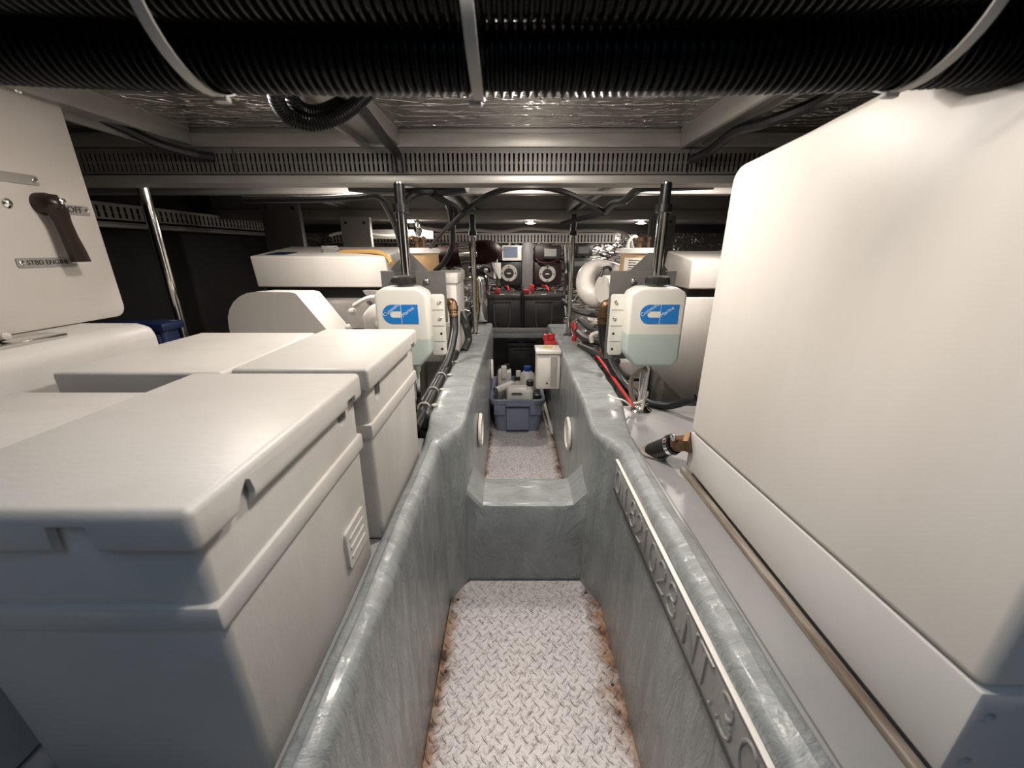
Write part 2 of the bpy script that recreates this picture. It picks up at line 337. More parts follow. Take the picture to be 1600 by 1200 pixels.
trench_wall('wall_trench_left', -1, [(-0.6, -0.178, -0.222, -0.452, -0.174), (0.86, -0.178, -0.222, -0.452, -0.176), (0.94, -0.128, -0.222, -0.44, -0.126), (0.98, -0.122, -0.224, -0.418, -0.124),
    (1.15, -0.12, -0.226, -0.412, -0.12), (1.38, -0.12, -0.228, -0.418, -0.12), (1.42, -0.12, -0.228, -0.414, -0.12), (1.70, -0.12, -0.23, -0.428, -0.12), (1.74, -0.12, -0.23, -0.424, -0.12), (2.46, -0.12, -0.24, -0.44, -0.12)])
# step across the trench
secs = []
for i in range(15):
    x = -0.135 + 0.362 * i / 14; e = min(x + 0.135, 0.227 - x); up = max(0, 0.055 - e) * 1.0; f = wob(x * 2, 1)
    zt = -0.688 + up * 1.15
    secs.append([Vector((x, 0.935 + f, -0.975)), Vector((x, 0.937 + f, -0.80)), Vector((x, 0.94 + f, zt - 0.016)), Vector((x, 0.945, zt - 0.005)), Vector((x, 0.958, zt)),
                 Vector((x, 1.02, zt + 0.003)), Vector((x, 1.075, zt)), Vector((x, 1.088, zt - 0.008)), Vector((x, 1.092, zt - 0.03)), Vector((x, 1.092, -0.975))])
structure(MB().loft(secs, True, True), 'wall_trench_step', GREY, ang=30)
# side decks
structure(MB().box(-1.75, -0.222, -0.9, 0.96, -0.52, -0.486), 'floor_left_deck', DECKP)
structure(MB().prism([(0.306, -0.9), (0.80, -0.9), (0.80, 1.16), (0.353, 1.16), (0.347, 1.12), (0.323, 1.0), (0.313, 0.93)], 'xy', -0.50, -0.472).box(0.306, 0.3125, -0.9, 0.93, -0.472, -0.4665), 'floor_right_deck', DECKP)
structure(MB().box(0.379, 0.3905, -0.5, 0.775, -0.4715, -0.462, 0.001), 'trim_11', WOOD)

# tread plates
PX0, PX1 = -0.1745, 0.249
TREAD = plate_mat('rusted_tread_steel', PX0 - 0.037, PX1 - 0.037, 0.10)
tp = thing('tread_plate', 'diamond tread steel floor plate with rusted edges at the bottom of the near trench', 'floor plate', (0.037, 0.2, FZ - 0.012))
MB().prism([(PX0, -0.6), (PX1, -0.6), (PX1 + 0.002, 0.865), (0.205, 0.93), (-0.125, 0.93), (PX0, 0.885)], 'xy', FZ - 0.012, FZ).build('plate', TREAD, tp)
lug = MB(); pit = 0.0275; row = 0.0168
for j in range(-4, 44):
    for i in range(17):
        x = PX0 + 0.008 + (i + (0.5 if j % 2 else 0)) * pit; y = 0.22 + j * row
        if x > PX1 - 0.008 or y > 0.922 or (x < -0.13 and y - 0.87 > (x + 0.17) * 0.9) or (x > 0.2 and y - 0.915 > -(x - 0.2) * 1.1): continue
        a = math.radians(50 if j % 2 else -50); ca, sa = math.cos(a), math.sin(a)
        L_, w_, h_ = 0.0118, 0.0032, 0.0024
        loc = [(-L_, 0, 0), (0, -w_, 0), (L_, 0, 0), (0, w_, 0), (-L_ * 0.75, 0, h_ * .8), (0, -w_ * 0.45, h_), (L_ * 0.75, 0, h_ * .8), (0, w_ * 0.45, h_)]
        lug.add([(x + u * ca - v * sa, y + u * sa + v * ca, FZ + w) for u, v, w in loc], [(4, 5, 6, 7), (0, 1, 5, 4), (1, 2, 6, 5), (2, 3, 7, 6), (3, 0, 4, 7)])
lug.build('tread_lugs', TREAD, tp, kind='stuff', ang=20)
for q in ((-0.155, 0.862), (0.215, 0.885), (-0.158, 0.66), (0.232, 0.63)): MB().lathe([(0.004, 0), (0.0035, 0.0012), (0.001, 0.0016)], (q[0], q[1], FZ), 'z', 10).build('screw', INK, tp)
fp = plate_mat('rusted_checker_steel', -0.174, 0.170, 0.06)
MB().box(-0.122, 0.222, 1.095, 2.46, FZ - 0.012, FZ).solo('floor_plate', fp, 'gritty steel floor plate under the blue-grey tub in the far trench', 'floor plate')

# number board on the right trench wall (weld bead strokes)
nb = thing('number_board', 'grey board with raised weld-bead official number along the right trench wall', 'number board', (0.253, 0.5, -0.56))
MB().box(0.2505, 0.262, -0.1, 0.828, -0.556, -0.478, 0.001).build('board', GREYP, nb)
MB().box(0.2485, 0.256, -0.1, 0.832, -0.4785, -0.4755, 0.001).build('top_strip', WHITEP, nb)
MB().box(0.2495, 0.256, -0.1, 0.832, -0.5605, -0.5575, 0.0005).build('bottom_strip', INK, nb)
def ell(cx, cy, rx, ry, a0=0, a1=360, n=14): return [(cx + rx * math.cos(math.radians(a0 + (a1 - a0) * i / n)), cy + ry * math.sin(math.radians(a0 + (a1 - a0) * i / n))) for i in range(n + 1)]
GL = {'O': [ell(.5, .5, .42, .48)], '0': [ell(.5, .5, .38, .5)], 'N': [[(.1, 0), (.14, 1)], [(.14, 1), (.86, 0)], [(.86, 0), (.9, 1)]], 'T': [[(0, 1), (1, 1)], [(.5, 1), (.48, 0)]],
      '1': [[(.2, .8), (.5, 1)], [(.5, 1), (.5, 0)]], '8': [ell(.5, .74, .33, .25), ell(.5, .25, .4, .25)],
      '2': [ell(.5, .72, .38, .27, 170, -30) + [(.1, .02), (.92, .04)]], '3': [ell(.45, .75, .36, .25, 150, -90, 10), ell(.45, .26, .42, .26, 90, -150, 10)], '.': [[(.4, .0), (.55, .04)]]}
wb = MB()
for ch, yc_, w_ in (('O', .795, .040), ('N', .745, .036), ('.', .715, .02), ('8', .68, .036), ('2', .637, .034), ('1', .598, .022), ('0', .558, .036), ('2', .515, .036), ('8', .470, .038), ('.', .438, .02), ('N', .405, .04), ('T', .362, .036), ('.', .338, .02), ('3', .307, .036), ('0', .262, .04)):
    for stk in GL[ch]:
        path = [Vector((0.2505 + random.uniform(-.0004, .0004), yc_ + w_ / 2 - u * w_, -0.545 + v * 0.056)) for u, v in stk]
        path = smooth(path, 4)
        wb.tube(path, 0.002, 7, True, lambda i: 0.0023 + random.uniform(-0.0004, 0.0005))
wb.build('lettering', GREYP, nb)

# ================================================================== LAMPS
def lamp(loc, label, power, group, r=0.034, spot=None):
    t = thing('ceiling_lamp', label, 'lamp', loc, group); x, y, z = loc
    MB().lathe([(r + 0.012, 0), (r + 0.012, -0.006), (r, -0.012), (r, 0)], loc, 'z', 28).build('bezel', CHROME, t)
    MB().lathe([(r * 0.98, -0.006), (r * 0.9, -0.013), (r * 0.4, -0.017), (0.001, -0.018)], loc, 'z', 28).build('lens', GLOW, t)
    for kind, e, dz in (('AREA', power, -0.021), ('POINT', power * 0.42, -0.052)):       # downward beam and side glow of the domed lens
        l = bpy.data.lights.new('lamp_light', kind); l.energy = e; l.color = LAMP_COL
        if kind == 'AREA': l.shape = 'DISK'; l.size = r * 2; l.spread = math.radians(178)
        else: l.shadow_soft_size = 0.03
        o = bpy.data.objects.new('lamp_light', l); COL.objects.link(o); o.parent = t; o.location = (0, 0, dz)
    return t
G = 'round ceiling lamps'
lamp((-0.45, 0.72, 0.292), 'round lamp on the foil ceiling behind the black hoses, above the white battery boxes', LAMP_W * 0.4, G)
lamp((0.07, 0.79, 0.292), 'round lamp on the foil ceiling behind the black hoses, above the trench', LAMP_W * 1.15, G)
lamp((0.04, 0.265, 0.292), 'added unseen round lamp on the foil ceiling above the overhead hoses, nearest the hatch', LAMP_W * 0.42, G)  # added lamp hidden by the hoses, brightens the near box sides and plate
lamp((-0.55, 1.36, 0.292), 'round lamp on the ceiling behind the front cross beam, above the left engine', LAMP_W, G)
lamp((0.06, 1.36, 0.292), 'round lamp on the ceiling behind the front cross beam, above the trench', LAMP_W * 0.5, G)
lamp((0.66, 1.36, 0.292), 'round lamp on the ceiling behind the front cross beam, above the right engine', LAMP_W, G)
lamp((0.115, 2.62, 0.167), 'glowing round lamp under the aft beam above the pair of black batteries', REAR_W * 0.8, G)
lamp((0.80, 2.62, 0.167), 'glowing round lamp under the aft beam behind the right-hand coolant post', REAR_W, G)
lamp((-0.60, 2.50, 0.167), 'glowing round lamp under the aft beam behind the left-hand coolant post', REAR_W, G)

# ================================================================== LARGE OBJECTS
def boolean(mb, cutters):
    def tmp(m):
        me = bpy.data.meshes.new('tmp'); me.from_pydata([tuple(v) for v in m.V], [], m.F)
        bm = bmesh.new(); bm.from_mesh(me); bmesh.ops.recalc_face_normals(bm, faces=bm.faces[:]); bm.to_mesh(me); bm.free()
        o = bpy.data.objects.new('tmp', me); COL.objects.link(o); return o
    a = tmp(mb); cs = [tmp(c) for c in cutters]
    for c in cs:
        md = a.modifiers.new('b', 'BOOLEAN'); md.operation = 'DIFFERENCE'; md.solver = 'EXACT'; md.object = c
    dg = bpy.context.evaluated_depsgraph_get(); ev = a.evaluated_get(dg); me = ev.to_mesh()
    out = MB().add([v.co.copy() for v in me.vertices], [list(p.vertices) for p in me.polygons])
    ev.to_mesh_clear()
    for o in [a] + cs:
        m_ = o.data; bpy.data.objects.remove(o, do_unlink=True); bpy.data.meshes.remove(m_)
    return out

def battery_box(x0, x1, y0, y1, zt, label, hole_y=None, hole_dz=.006, chip=None, front_notch=None, emblem=False, skirt=0.037, ridge_z=None):
    t = thing('battery_box', label, 'battery box', ((x0 + x1) / 2, (y0 + y1) / 2, -0.486), 'white lidded battery boxes')
    i = 0.009; zb = -0.485
    bx0, bx1, by0, by1 = x0 + i, x1 - i, y0 + i, y1 - i
    body = MB().hull8([(bx0 + .01, by0 + .006, zb), (bx1 - .004, by0 + .006, zb), (bx1 - .004, by1 - .004, zb), (bx0 + .01, by1 - .004, zb), (bx0, by0, zt - .012), (bx1, by0, zt - .012), (bx1, by1, zt - .012), (bx0, by1, zt - .012)], 0.008, 3)
    cut = [MB().box(bx0 + .014, bx1 - .014, by0 + .014, by1 - .014, zb + .01, zt)]
    if hole_y is not None:
        cut.append(MB().prism([(hole_y - .013, zt - .03), (hole_y + .013, zt - .03)] + arc(hole_y, zt - skirt - hole_dz, .013, 0, -180, 8), 'yz', bx1 - .03, bx1 + .02))
    boolean(body, cut).build('body', BOX, t, ang=30)
    rz = ridge_z or (zt - 0.093)
    MB().box(bx0 - .001, bx1 + .003, by0 - .003, by1 + .002, rz - .024, rz, 0.003, 2).build('ridge', BOX, t)
    lid = MB().box(x0, x1, y0, y1, zt - skirt, zt, 0.007, 3)
    lc = [MB().box(x0 + .006, x1 - .006, y0 + .006, y1 - .006, zt - skirt - .02, zt - .011)]
    if front_notch: lc.append(MB().prism([(front_notch[0], zt - .06), (front_notch[1], zt - .06), (front_notch[1] - .006, zt - .012), (front_notch[0] + .004, zt - .012)], 'xz', y0 - .02, y0 + .02))
    lc.append(MB().box(x1 - .02, x1 + .02, y1 - .055, y1 - .028, zt - .06, zt - .024))
    if chip is not None:
        lc.append(MB().prism([(chip - .016, zt - .06), (chip + .010, zt - .06), (chip + .0085, zt - .034), (chip + .010, zt - .026), (chip + .007, zt - .014), (chip + .002, zt - .011), (chip - .004, zt - .017), (chip - .009, zt - .023), (chip - .016, zt - .034)], 'yz', x1 - .022, x1 + .02))
    boolean(lid, lc).build('lid', BOX, t, ang=30)
    if emblem:
        e = MB(); yy = by1 - .055; z0 = -0.43
        e.prism(rrect(yy - .038, yy + .03, z0, z0 + .06, .006), 'yz', bx1 - .006, bx1 + .0015)
        for q in range(3): e.box(bx1 - .004, bx1 + .003, yy - .03, yy + .02, z0 + .012 + q * .015, z0 + .018 + q * .015, .001, 1)
        e.build('emblem_plate', BOX, t)
    return t
battery_box(-0.462, -0.22, 0.222, 0.542, -0.168, 'nearest white battery box with a chipped lid edge, beside the trench', hole_y=0.485, hole_dz=.008, chip=0.278, front_notch=(-0.325, -0.288), emblem=True)
battery_box(-0.416, -0.2125, 0.55, 0.862, -0.166, 'white battery box beside the trench, between the chipped box and the left coolant bottle', hole_y=0.607, hole_dz=.018)
battery_box(-0.692, -0.472, 0.09, 0.512, -0.186, 'white battery box with the lowest lid, left of the chipped box')
battery_box(-0.676, -0.424, 0.546, 0.842, -0.170, 'white battery box with a shadowed lid below the lever panel, farthest left')

# long white bench locker under the lever panel
t = thing('bench_locker', 'long white rounded locker along the left side under the lever panel', 'locker', (-0.93, 0.25, -0.486))
MB().box(-1.15, -0.722, -0.30, 0.802, -0.4855, -0.138, 0.03, 5).build('body', BOX, t)
m = MB().box(-0.80, -0.745, 0.50, 0.65, -0.139, -0.131, .003).cyl((-0.79, 0.575, -0.13), (-0.752, 0.575, -0.122), .006, 10)
m.build('latch', CHROME, t, 'chrome latch')

# lever panel
t = thing('lever_panel', 'white upright control panel with a dark lever and engraved metal tags', 'control panel', (-0.86, 0.6, -0.136))
poly = [(0.47, -0.1365)] + arc(0.868 - .022, -0.1365 + .022, .022, -90, 0, 5) + [(0.868, 0.285), (0.47, 0.285)]
MB().prism(poly, 'yz', -0.872, -0.85, 0.002).build('panel', PANELW, t)
lv = MB(); hy, hz = 0.775, 0.078
lv.lathe([(.019, -0.852), (.019, -0.838), (.015, -0.826), (.006, -0.818), (0.001, -0.817)], (0, hy, hz), 'x', 20)
# blade of the lever, swinging down
secs = []
for k, (dy, dz, w, xx) in enumerate([(0.0, 0.016, .010, -.832), (.002, -0.01, .0165, -.829), (.003, -0.03, .0115, -.826), (.004, -0.055, .0115, -.824), (.006, -0.08, .0135, -.822), (.008, -0.100, .0145, -.822)]):
    secs.append([Vector((xx + .005, hy + dy - w, hz + dz)), Vector((xx + .007, hy + dy, hz + dz)), Vector((xx + .005, hy + dy + w, hz + dz)), Vector((xx - .005, hy + dy + w, hz + dz)), Vector((xx - .005, hy + dy - w, hz + dz))])
lv.loft(secs)
lever = lv.build('lever', LEVER, t, 'dark bronze lever')
MB().lathe([(.006, -0.82), (.006, -0.813), (.003, -0.811)], (0, hy + .004, hz + .004), 'x', 8).build('nut', CHROME, lever)
def tagm(y0, y1, z0, z1, txt, ts, dx=0):
    p = MB().prism(rrect(y0, y1, z0, z1, .003, 2), 'yz', -0.851, -0.8482).build('tag', ALU, t, 'metal tag reading ' + txt if txt else 'metal tag')
    for yy in (y0 + .007, y1 - .007): MB().lathe([(.004, -0.849), (.004, -0.8465), (.0015, -0.8455)], (0, yy, (z0 + z1) / 2), 'x', 10).build('screw', CHROME, p)
    if txt:
        # facing +x, reading towards +y
        mt = Matrix(((0, 0, 1, -0.8478), (1, 0, 0, (y0 + y1) / 2 + dx), (0, 1, 0, (z0 + z1) / 2), (0, 0, 0, 1)))
        MB().text(txt, ts, mt).build('lettering', INK, p)
tagm(0.765, 0.856, 0.064, 0.081, 'OFF', 0.016, .018)
tagm(0.702, 0.800, -0.030, -0.014, 'STBD ENGINE', 0.0112)
tagm(0.62, 0.782, 0.108, 0.124, None, 0.012)
for q in ((.722, .074), (.80, .262)): MB().lathe([(.008, -0.851), (.008, -0.848), (.004, -0.845), (.001, -.844)], (0, q[0], q[1]), 'x', 12).build('bolt', CHROME, t)

# right-hand tank on its kick base
t = thing('tank', 'large glossy cream-white tank filling the right side of the photo', 'tank', (0.7, 0.5, -0.47))
poly = [(0.225, -0.347), (0.775, -0.374)] + arc(0.775 - .03, 0.138 - .03, .03, 0, 86, 6) + [(0.60, 0.148), (0.475, 0.160), (0.43, 0.156), (0.420, 0.138), (0.405, 0.127), (0.385, 0.124), (0.225, 0.120)]
MB().prism(poly, 'yz', 0.389, 1.25, 0.010, 4).build('body', TANKW, t)
kick = MB().prism([(0.224, -0.4575), (0.775, -0.4575), (0.775, -0.376), (0.224, -0.3495)], 'yz', 0.391, 1.25, 0.0025)
holes = []
for q in ((1545, 1122), (1507, 1190)):
    p = at(*q, 0.224); holes.append(MB().cyl((max(p.x, .405), 0.2, p.z), (max(p.x, .405), 0.5, p.z), .0062, 14))
boolean(kick, holes).build('kick_base', KICK, t)
MB().box(0.42, 1.2, 0.26, 0.75, -0.4715, -0.4575).build('plinth', HULL, t)

# corrugated overhead hoses
def corrugated(path, R, pitch, depth, name, label, group, cat='hose', seg=20):
    L = [0.0]
    for a, b in zip(path, path[1:]): L.append(L[-1] + (b - a).length)
    n = int(L[-1] / (pitch / 4)); pts = []; j = 0
    for k in range(n + 1):
        s_ = L[-1] * k / n
        while j < len(L) - 2 and L[j + 1] < s_: j += 1
        f = (s_ - L[j]) / max(1e-9, L[j + 1] - L[j]); pts.append(path[j].lerp(path[j + 1], f))
    return MB().tube(pts, R, seg, True, lambda i: R - (0, depth, depth, 0)[i % 4]).solo(name, CORR, label, cat, group, ang=25)
def sag(x): return 0.055 * x * x + (0.10 * max(0, x) ** 2)
hose_path = lambda y, z, lift=0.0: [Vector((-1.3 + 2.6 * k / 60, y + 0.03 * (-1.3 + 2.6 * k / 60) ** 2 * 0, z + 0.05 * (-1.3 + 2.6 * k / 60) ** 2 * (1 + (lift if k > 30 else 0)))) for k in range(61)]
G = 'black corrugated hoses overhead'
corrugated(hose_path(0.386, 0.1465), 0.0262, 0.0072, 0.0042, 'corrugated_hose', 'lowest black corrugated hose crossing the top of the photo, ribs lit from below', G)
corrugated(hose_path(0.340, 0.176, 1.2), 0.0262, 0.0072, 0.0042, 'corrugated_hose', 'black corrugated hose at the very top edge, in front of the lowest hose', G)
corrugated(hose_path(0.398, 0.200), 0.0262, 0.0072, 0.0042, 'corrugated_hose', 'black corrugated hose at the back of the overhead bundle, hidden by the two front hoses', G)
def band(cx, cy, cz, ry, rz, lean, w, th, name, mat, label, cat, group, slx=0.0):
    n = 40; secs = []
    for k in range(n + 1):
        a = 2 * math.pi * k / n; c, s = math.cos(a), math.sin(a)
        x = cx + lean * s + slx * -c
        secs.append([Vector((x - w / 2, cy + ry * c, cz + rz * s)), Vector((x + w / 2, cy + ry * c, cz + rz * s)), Vector((x + w / 2, cy + (ry + th) * c, cz + (rz + th) * s)), Vector((x - w / 2, cy + (ry + th) * c, cz + (rz + th) * s))])
    mb = MB().loft(secs, True, False)
    mb.box(cx - w * .65, cx + w * .65, cy + .012, cy + .019, cz - rz - .003, cz - rz + .001, .0008)
    return mb.solo(name, mat, label, cat, group)
G = 'nylon ties around the overhead hoses'
band(-0.24, 0.368, 0.176, 0.057, 0.0575, 0.0, .0085, .0014, 'zip_tie', TIE, 'pale nylon tie round the overhead hoses above the left battery boxes', 'tie', G)
band(-0.0305, 0.368, 0.173, 0.057, 0.0575, -0.004, .0085, .0014, 'zip_tie', TIE, 'pale nylon tie round the overhead hoses in the middle of the photo', 'tie', G)
band(0.312, 0.368, 0.180, 0.060, 0.0585, 0.0, .0085, .0014, 'zip_tie', TIE, 'pale nylon tie round the overhead hoses above the big white tank', 'tie', G)
G = 'corrugated hoses in the hanging loop'
corrugated(smooth([at(432, 130, .72), at(433, 158, .74), at(452, 183, .77), at(485, 193, .79), at(520, 186, .81), at(550, 168, .83), at(582, 138, .85)], 12), 0.0125, 0.005, 0.0016, 'corrugated_hose', 'lower black corrugated hose of the loop hanging under the foil ceiling', G, seg=14)
corrugated(smooth([at(452, 125, .76), at(455, 152, .77), at(470, 170, .79), at(495, 176, .81), at(525, 166, .83), at(548, 150, .85), at(572, 125, .88)], 12), 0.0125, 0.005, 0.0016, 'corrugated_hose', 'upper black corrugated hose of the loop hanging under the foil ceiling', G, seg=14)

# slotted cable ducts
def duct(name, label, x0, x1, y0, y1, z0, z1, pit, mat, axis='x', face=-1):
    """channel with an open fingered front; axis is the run direction"""
    t = thing(name, label, 'cable duct', ((x0 + x1) / 2, (y0 + y1) / 2, z0), 'slotted cable ducts'); h = z1 - z0
    a, b = (x0, x1) if axis == 'x' else (y0, y1)
    def B(m, u0, u1, d0, d1, za, zb):
        return m.box(u0, u1, d0, d1, za, zb) if axis == 'x' else m.box(d0, d1, u0, u1, za, zb)
    f0, f1 = (y0, y1) if axis == 'x' else (x0, x1)
    front = f0 if face < 0 else f1; back = f1 if face < 0 else f0; sg = 1 if back > front else -1
    def D(u, v): return (min(u, v), max(u, v))
    ch = MB(); B(ch, a, b, *D(back, back - sg * .003), z0, z1); B(ch, a, b, *D(back - sg * .003, front + sg * .003), z0, z0 + .003); B(ch, a, b, *D(back - sg * .003, front + sg * .003), z1 - .003, z1)
    ch.build('channel', HULL, t)
    B(MB(), a, b, *D(front, front + sg * .003), z0, z0 + h * .1).build('bottom_rail', mat, t); B(MB(), a, b, *D(front, front + sg * .003), z1 - h * .2, z1).build('top_rail', mat, t)
    fg = MB(); n = int((b - a) / pit)
    for k in range(n):
        u = a + (k + .5) * pit; w = pit * .29
        B(fg, u - w, u + w, *D(front, front + sg * .0025), z0 + h * .1, z1 - h * .2)
        B(fg, u - w * 1.45, u + w * 1.2, *D(front - sg * .0006, front + sg * .002), z0 + h * .40, z0 + h * .48)
    fg.build('fingers', mat, t, kind='stuff')
    return t
d1 = duct('cable_duct', 'long grey slotted cable duct under the front cross beam', -1.30, 0.80, 1.150, 1.195, 0.187, 0.248, 0.0122, DUCT)
for x in (-0.72, -0.31, 0.46): MB().box(x - .0012, x + .0012, 1.1494, 1.151, 0.188, 0.247).build('cover_joint', INK, d1)
duct('cable_duct', 'grey slotted cable duct along the dark left hull side', -1.70, -1.65, 1.25, 3.0, 0.118, 0.182, 0.030, DUCTL, 'y', 1)
duct('cable_duct', 'pale slotted cable duct across the aft foil bulkhead above the chargers', -1.3, 0.75, 3.0, 3.045, 0.045, 0.112, 0.024, DUCTL)
MB().box(-1.66, -1.62, 1.3, 3.0, 0.085, 0.105, .003).box(-1.7, -1.62, 1.3, 3.0, 0.10, 0.106).solo('hull_rail', ALU, 'dull metal rail below the slotted duct on the left hull side', 'rail')

# ================================================================== COOLANT BOTTLES AND POSTS
def bottle_mat(level):
    m = M('milky_bottle_with_coolant', (0.68, 0.665, 0.605), 0.33, coat=0.2); nt = m.node_tree; b = nt.nodes['Principled BSDF']; L = nt.links.new
    tc = nd(nt, 'ShaderNodeTexCoord'); sx = nd(nt, 'ShaderNodeSeparateXYZ'); L(tc.outputs['Object'], sx.inputs[0])
    mr = nd(nt, 'ShaderNodeMapRange'); mr.inputs['From Min'].default_value = level - .0015; mr.inputs['From Max'].default_value = level + .0015; L(sx.outputs['Z'], mr.inputs['Value'])
    mx = nd(nt, 'ShaderNodeMix', data_type='RGBA'); L(mr.outputs[0], mx.inputs['Factor']); mx.inputs['A'].default_value = (0.45, 0.525, 0.485, 1); mx.inputs['B'].default_value = (0.68, 0.665, 0.605, 1)
    L(mx.outputs['Result'], b.inputs['Base Color']); return m
def bottle(side, label):
    # x range of the tank proper, x of the inner flange
    if side < 0: x0, x1, f0, f1, lg = -0.360, -0.222, -0.222, -0.186, (-0.340, -0.247)
    else: x0, x1, f0, f1, lg = 0.308, 0.456, 0.272, 0.308, (0.337, 0.438)
    yf, yb = 1.035, 1.105
    t = thing('coolant_bottle', label, 'coolant bottle', ((x0 + x1) / 2, 1.08, -0.305), 'wall-hung coolant bottles')
    inner = x1 if side < 0 else x0; outer = x0 if side < 0 else x1; sg = -side
    def outline(zlo, zhi, top=True):
        r = .014
        if top:   # shoulders chamfered
            return [(x0, zlo), (x1, zlo), (x1, zhi - .022), (x1 - .006, zhi - .012), (x1 - .022, zhi - .003), (x1 - .03, zhi), (x0 + .03, zhi), (x0 + .022, zhi - .003), (x0 + .006, zhi - .012), (x0, zhi - .022)]
        lowin = [(x1 - .03 if side < 0 else x1 - .016, zlo), (x1, zlo + (.035 if side < 0 else .016))]
        lowout = [(x0, zlo + (.016 if side < 0 else .035)), (x0 + (.016 if side < 0 else .03), zlo)]
        return lowout[1:] + lowin + [(x1, zhi), (x0, zhi)] + lowout[:1]
    zl = -0.215 if side > 0 else -0.228
    lo_, hi_ = outline(-0.306, zl, False), outline(zl, -0.092, True)
    ol = [lo_[0], lo_[1], lo_[2]] + hi_[2:] + [lo_[-1]]
    MB().prism(ol, 'xz', yf, yb, 0.009, 4).build('bottle', bottle_mat(zl + .305), t, 'milky bottle, pale green coolant showing through its lower part')
    fl = MB().prism(rrect(f0 - (0 if side > 0 else .004), f1 + (0 if side < 0 else .004), -0.285, -0.115, .008, 3), 'xz', 1.085, 1.098, 0.002)
    fl.build('flange', BOTTLE, t)
    for k in range(4):
        zz = -0.135 - k * .044; xx = (f0 + f1) / 2 + sg * .006
        MB().lathe([(.0055, 1.0855), (.0055, 1.083), (.003, 1.080), (.0008, 1.0795)] if k < 2 else [(.0035, 1.0852), (.0035, 1.0842), (.0008, 1.084)], (xx, 0, zz), 'y', 12).build('bolt', CHROME if k < 2 else INK, t)
        if k: MB().box(f0 + .002, f1 - .002, 1.0845, 1.0855, zz + .021, zz + .0225).build('flange_groove', STEELP, t)
    cx = -0.286 if side < 0 else 0.385
    MB().lathe([(.018, 0), (.018, .008)], (cx, 1.07, -0.095), 'z', 22).build('neck', BOTTLE, t)
    cap = MB().lathe([(.0285, 0), (.03, .002), (.03, .019), (.027, .022), (.001, .023)], (cx, 1.07, -0.088), 'z', 30).build('cap', BLKP, t, 'black screw cap')
    cr = MB()
    for k in range(20):
        a = 2 * math.pi * k / 20; cr.box(cx + .0297 * math.cos(a) - .0012, cx + .0297 * math.cos(a) + .0012, 1.07 + .0297 * math.sin(a) - .0012, 1.07 + .0297 * math.sin(a) + .0012, -0.085, -0.071)
    cr.build('grip_ribs', BLKP, cap, kind='stuff')
    # printed emblem on the front
    a0, a1 = lg; z0, z1 = -0.186, -0.136; h = z1 - z0; xm = a0 + (a1 - a0) * .51; zc = (z0 + z1) / 2; yy = yf - .0006
    C = [(xm, z1)] + [(a0 + h / 2 + h / 2 * math.cos(math.radians(q)), zc + h / 2 * math.sin(math.radians(q))) for q in range(90, 271, 15)] + [(xm, z0), (xm, zc - h * .18)] + \
        [(a0 + h * .56 + h * .18 * math.cos(math.radians(q)), zc + h * .18 * math.sin(math.radians(q))) for q in range(270, 89, -20)] + [(xm, zc + h * .18)]
    e = MB().prism(C, 'xz', yy - .0006, yf + .001).build('emblem', BLUE, t, 'blue C-shaped half of the emblem')
    e2 = MB().prism([(xm + .0025, z0), (a1, z0), (a1, z1), (xm + .0025, z1)], 'xz', yy - .0006, yf + .001).build('emblem', BLUE, t, 'blue square half of the emblem')
    def tm(x, z, ang):
        c, s_ = math.cos(ang), math.sin(ang)
        return Matrix(((c, -s_, 0, x), (0, 0, -1, yy - .0009), (s_, c, 0, z), (0, 0, 0, 1)))
    MB().text('Cummins', 0.0138, tm(a0 + .024, zc + .012, math.radians(36)), .0003).build('lettering', DECALW, e)
    MB().text('Marine', 0.0138, tm(xm + .019, zc + .007, math.radians(36)), .0003).build('lettering', DECALW, e2)
    # grey bracket plate with gusset behind
    bx0, bx1 = (-0.368, -0.186) if side < 0 else (0.276, 0.461)
    MB().box(bx0, bx1, 1.1365, 1.1405, -0.20 if side < 0 else -0.31, -0.056, .001, 1).build('bracket_plate', STEELP, t)
    gx = (bx0 + bx1) / 2 + (-.012 if side < 0 else .016)
    MB().prism([(gx - .056, -0.058), (gx + .056, -0.058), (gx + .006, -0.008), (gx - .006, -0.008)], 'xz', 1.141, 1.146).build('gusset', STEELP, t)
    for xx in (cx - .045, cx + .047): MB().lathe([(.008, 1.137), (.008, 1.130), (.004, 1.126), (.0008, 1.125)], (xx, 0, -0.083), 'y', 12).build('bracket_bolt', CHROME, t)
    return t
bottle(-1, 'milky coolant bottle with blue emblem behind the battery boxes, left of the trench')
bottle(1, 'milky coolant bottle with blue emblem left of the big white tank')
def post(x, y, z0, z1, r, label, group, tilt=(0, 0), foot=True, sleeve=None):
    t = thing('support_post', label, 'post', (x, y, z0), group)
    MB().cyl((x, y, z0), (x + tilt[0], y + tilt[1], z1), r, 18).build('tube', CHROME, t)
    if foot: MB().lathe([(r * 2.4, 0), (r * 2.4, .004), (r * 1.5, .012), (r * 1.15, .02)], (x, y, z0), 'z', 20).build('foot', CHROME, t)
    if sleeve:
        f = (sleeve[0] - z0) / (z1 - z0); g = (sleeve[1] - z0) / (z1 - z0)
        MB().cyl((x + tilt[0] * f, y + tilt[1] * f, sleeve[0]), (x + tilt[0] * g, y + tilt[1] * g, sleeve[1]), r * 1.04, 16).build('sleeve', BLACK, t)
        MB().cyl((x + tilt[0] * f, y + tilt[1] * f, sleeve[0] - .008), (x + tilt[0] * f, y + tilt[1] * f, sleeve[0] + .012), r * 1.55, 16).build('collar', BLACK, t)
    return t
G = 'chrome support posts'
post(0.398, 1.1205, -0.472, 0.163, .0135, 'chrome post carrying the right coolant bottle, foot on the deck plate', G, sleeve=(0.10, 0.16))
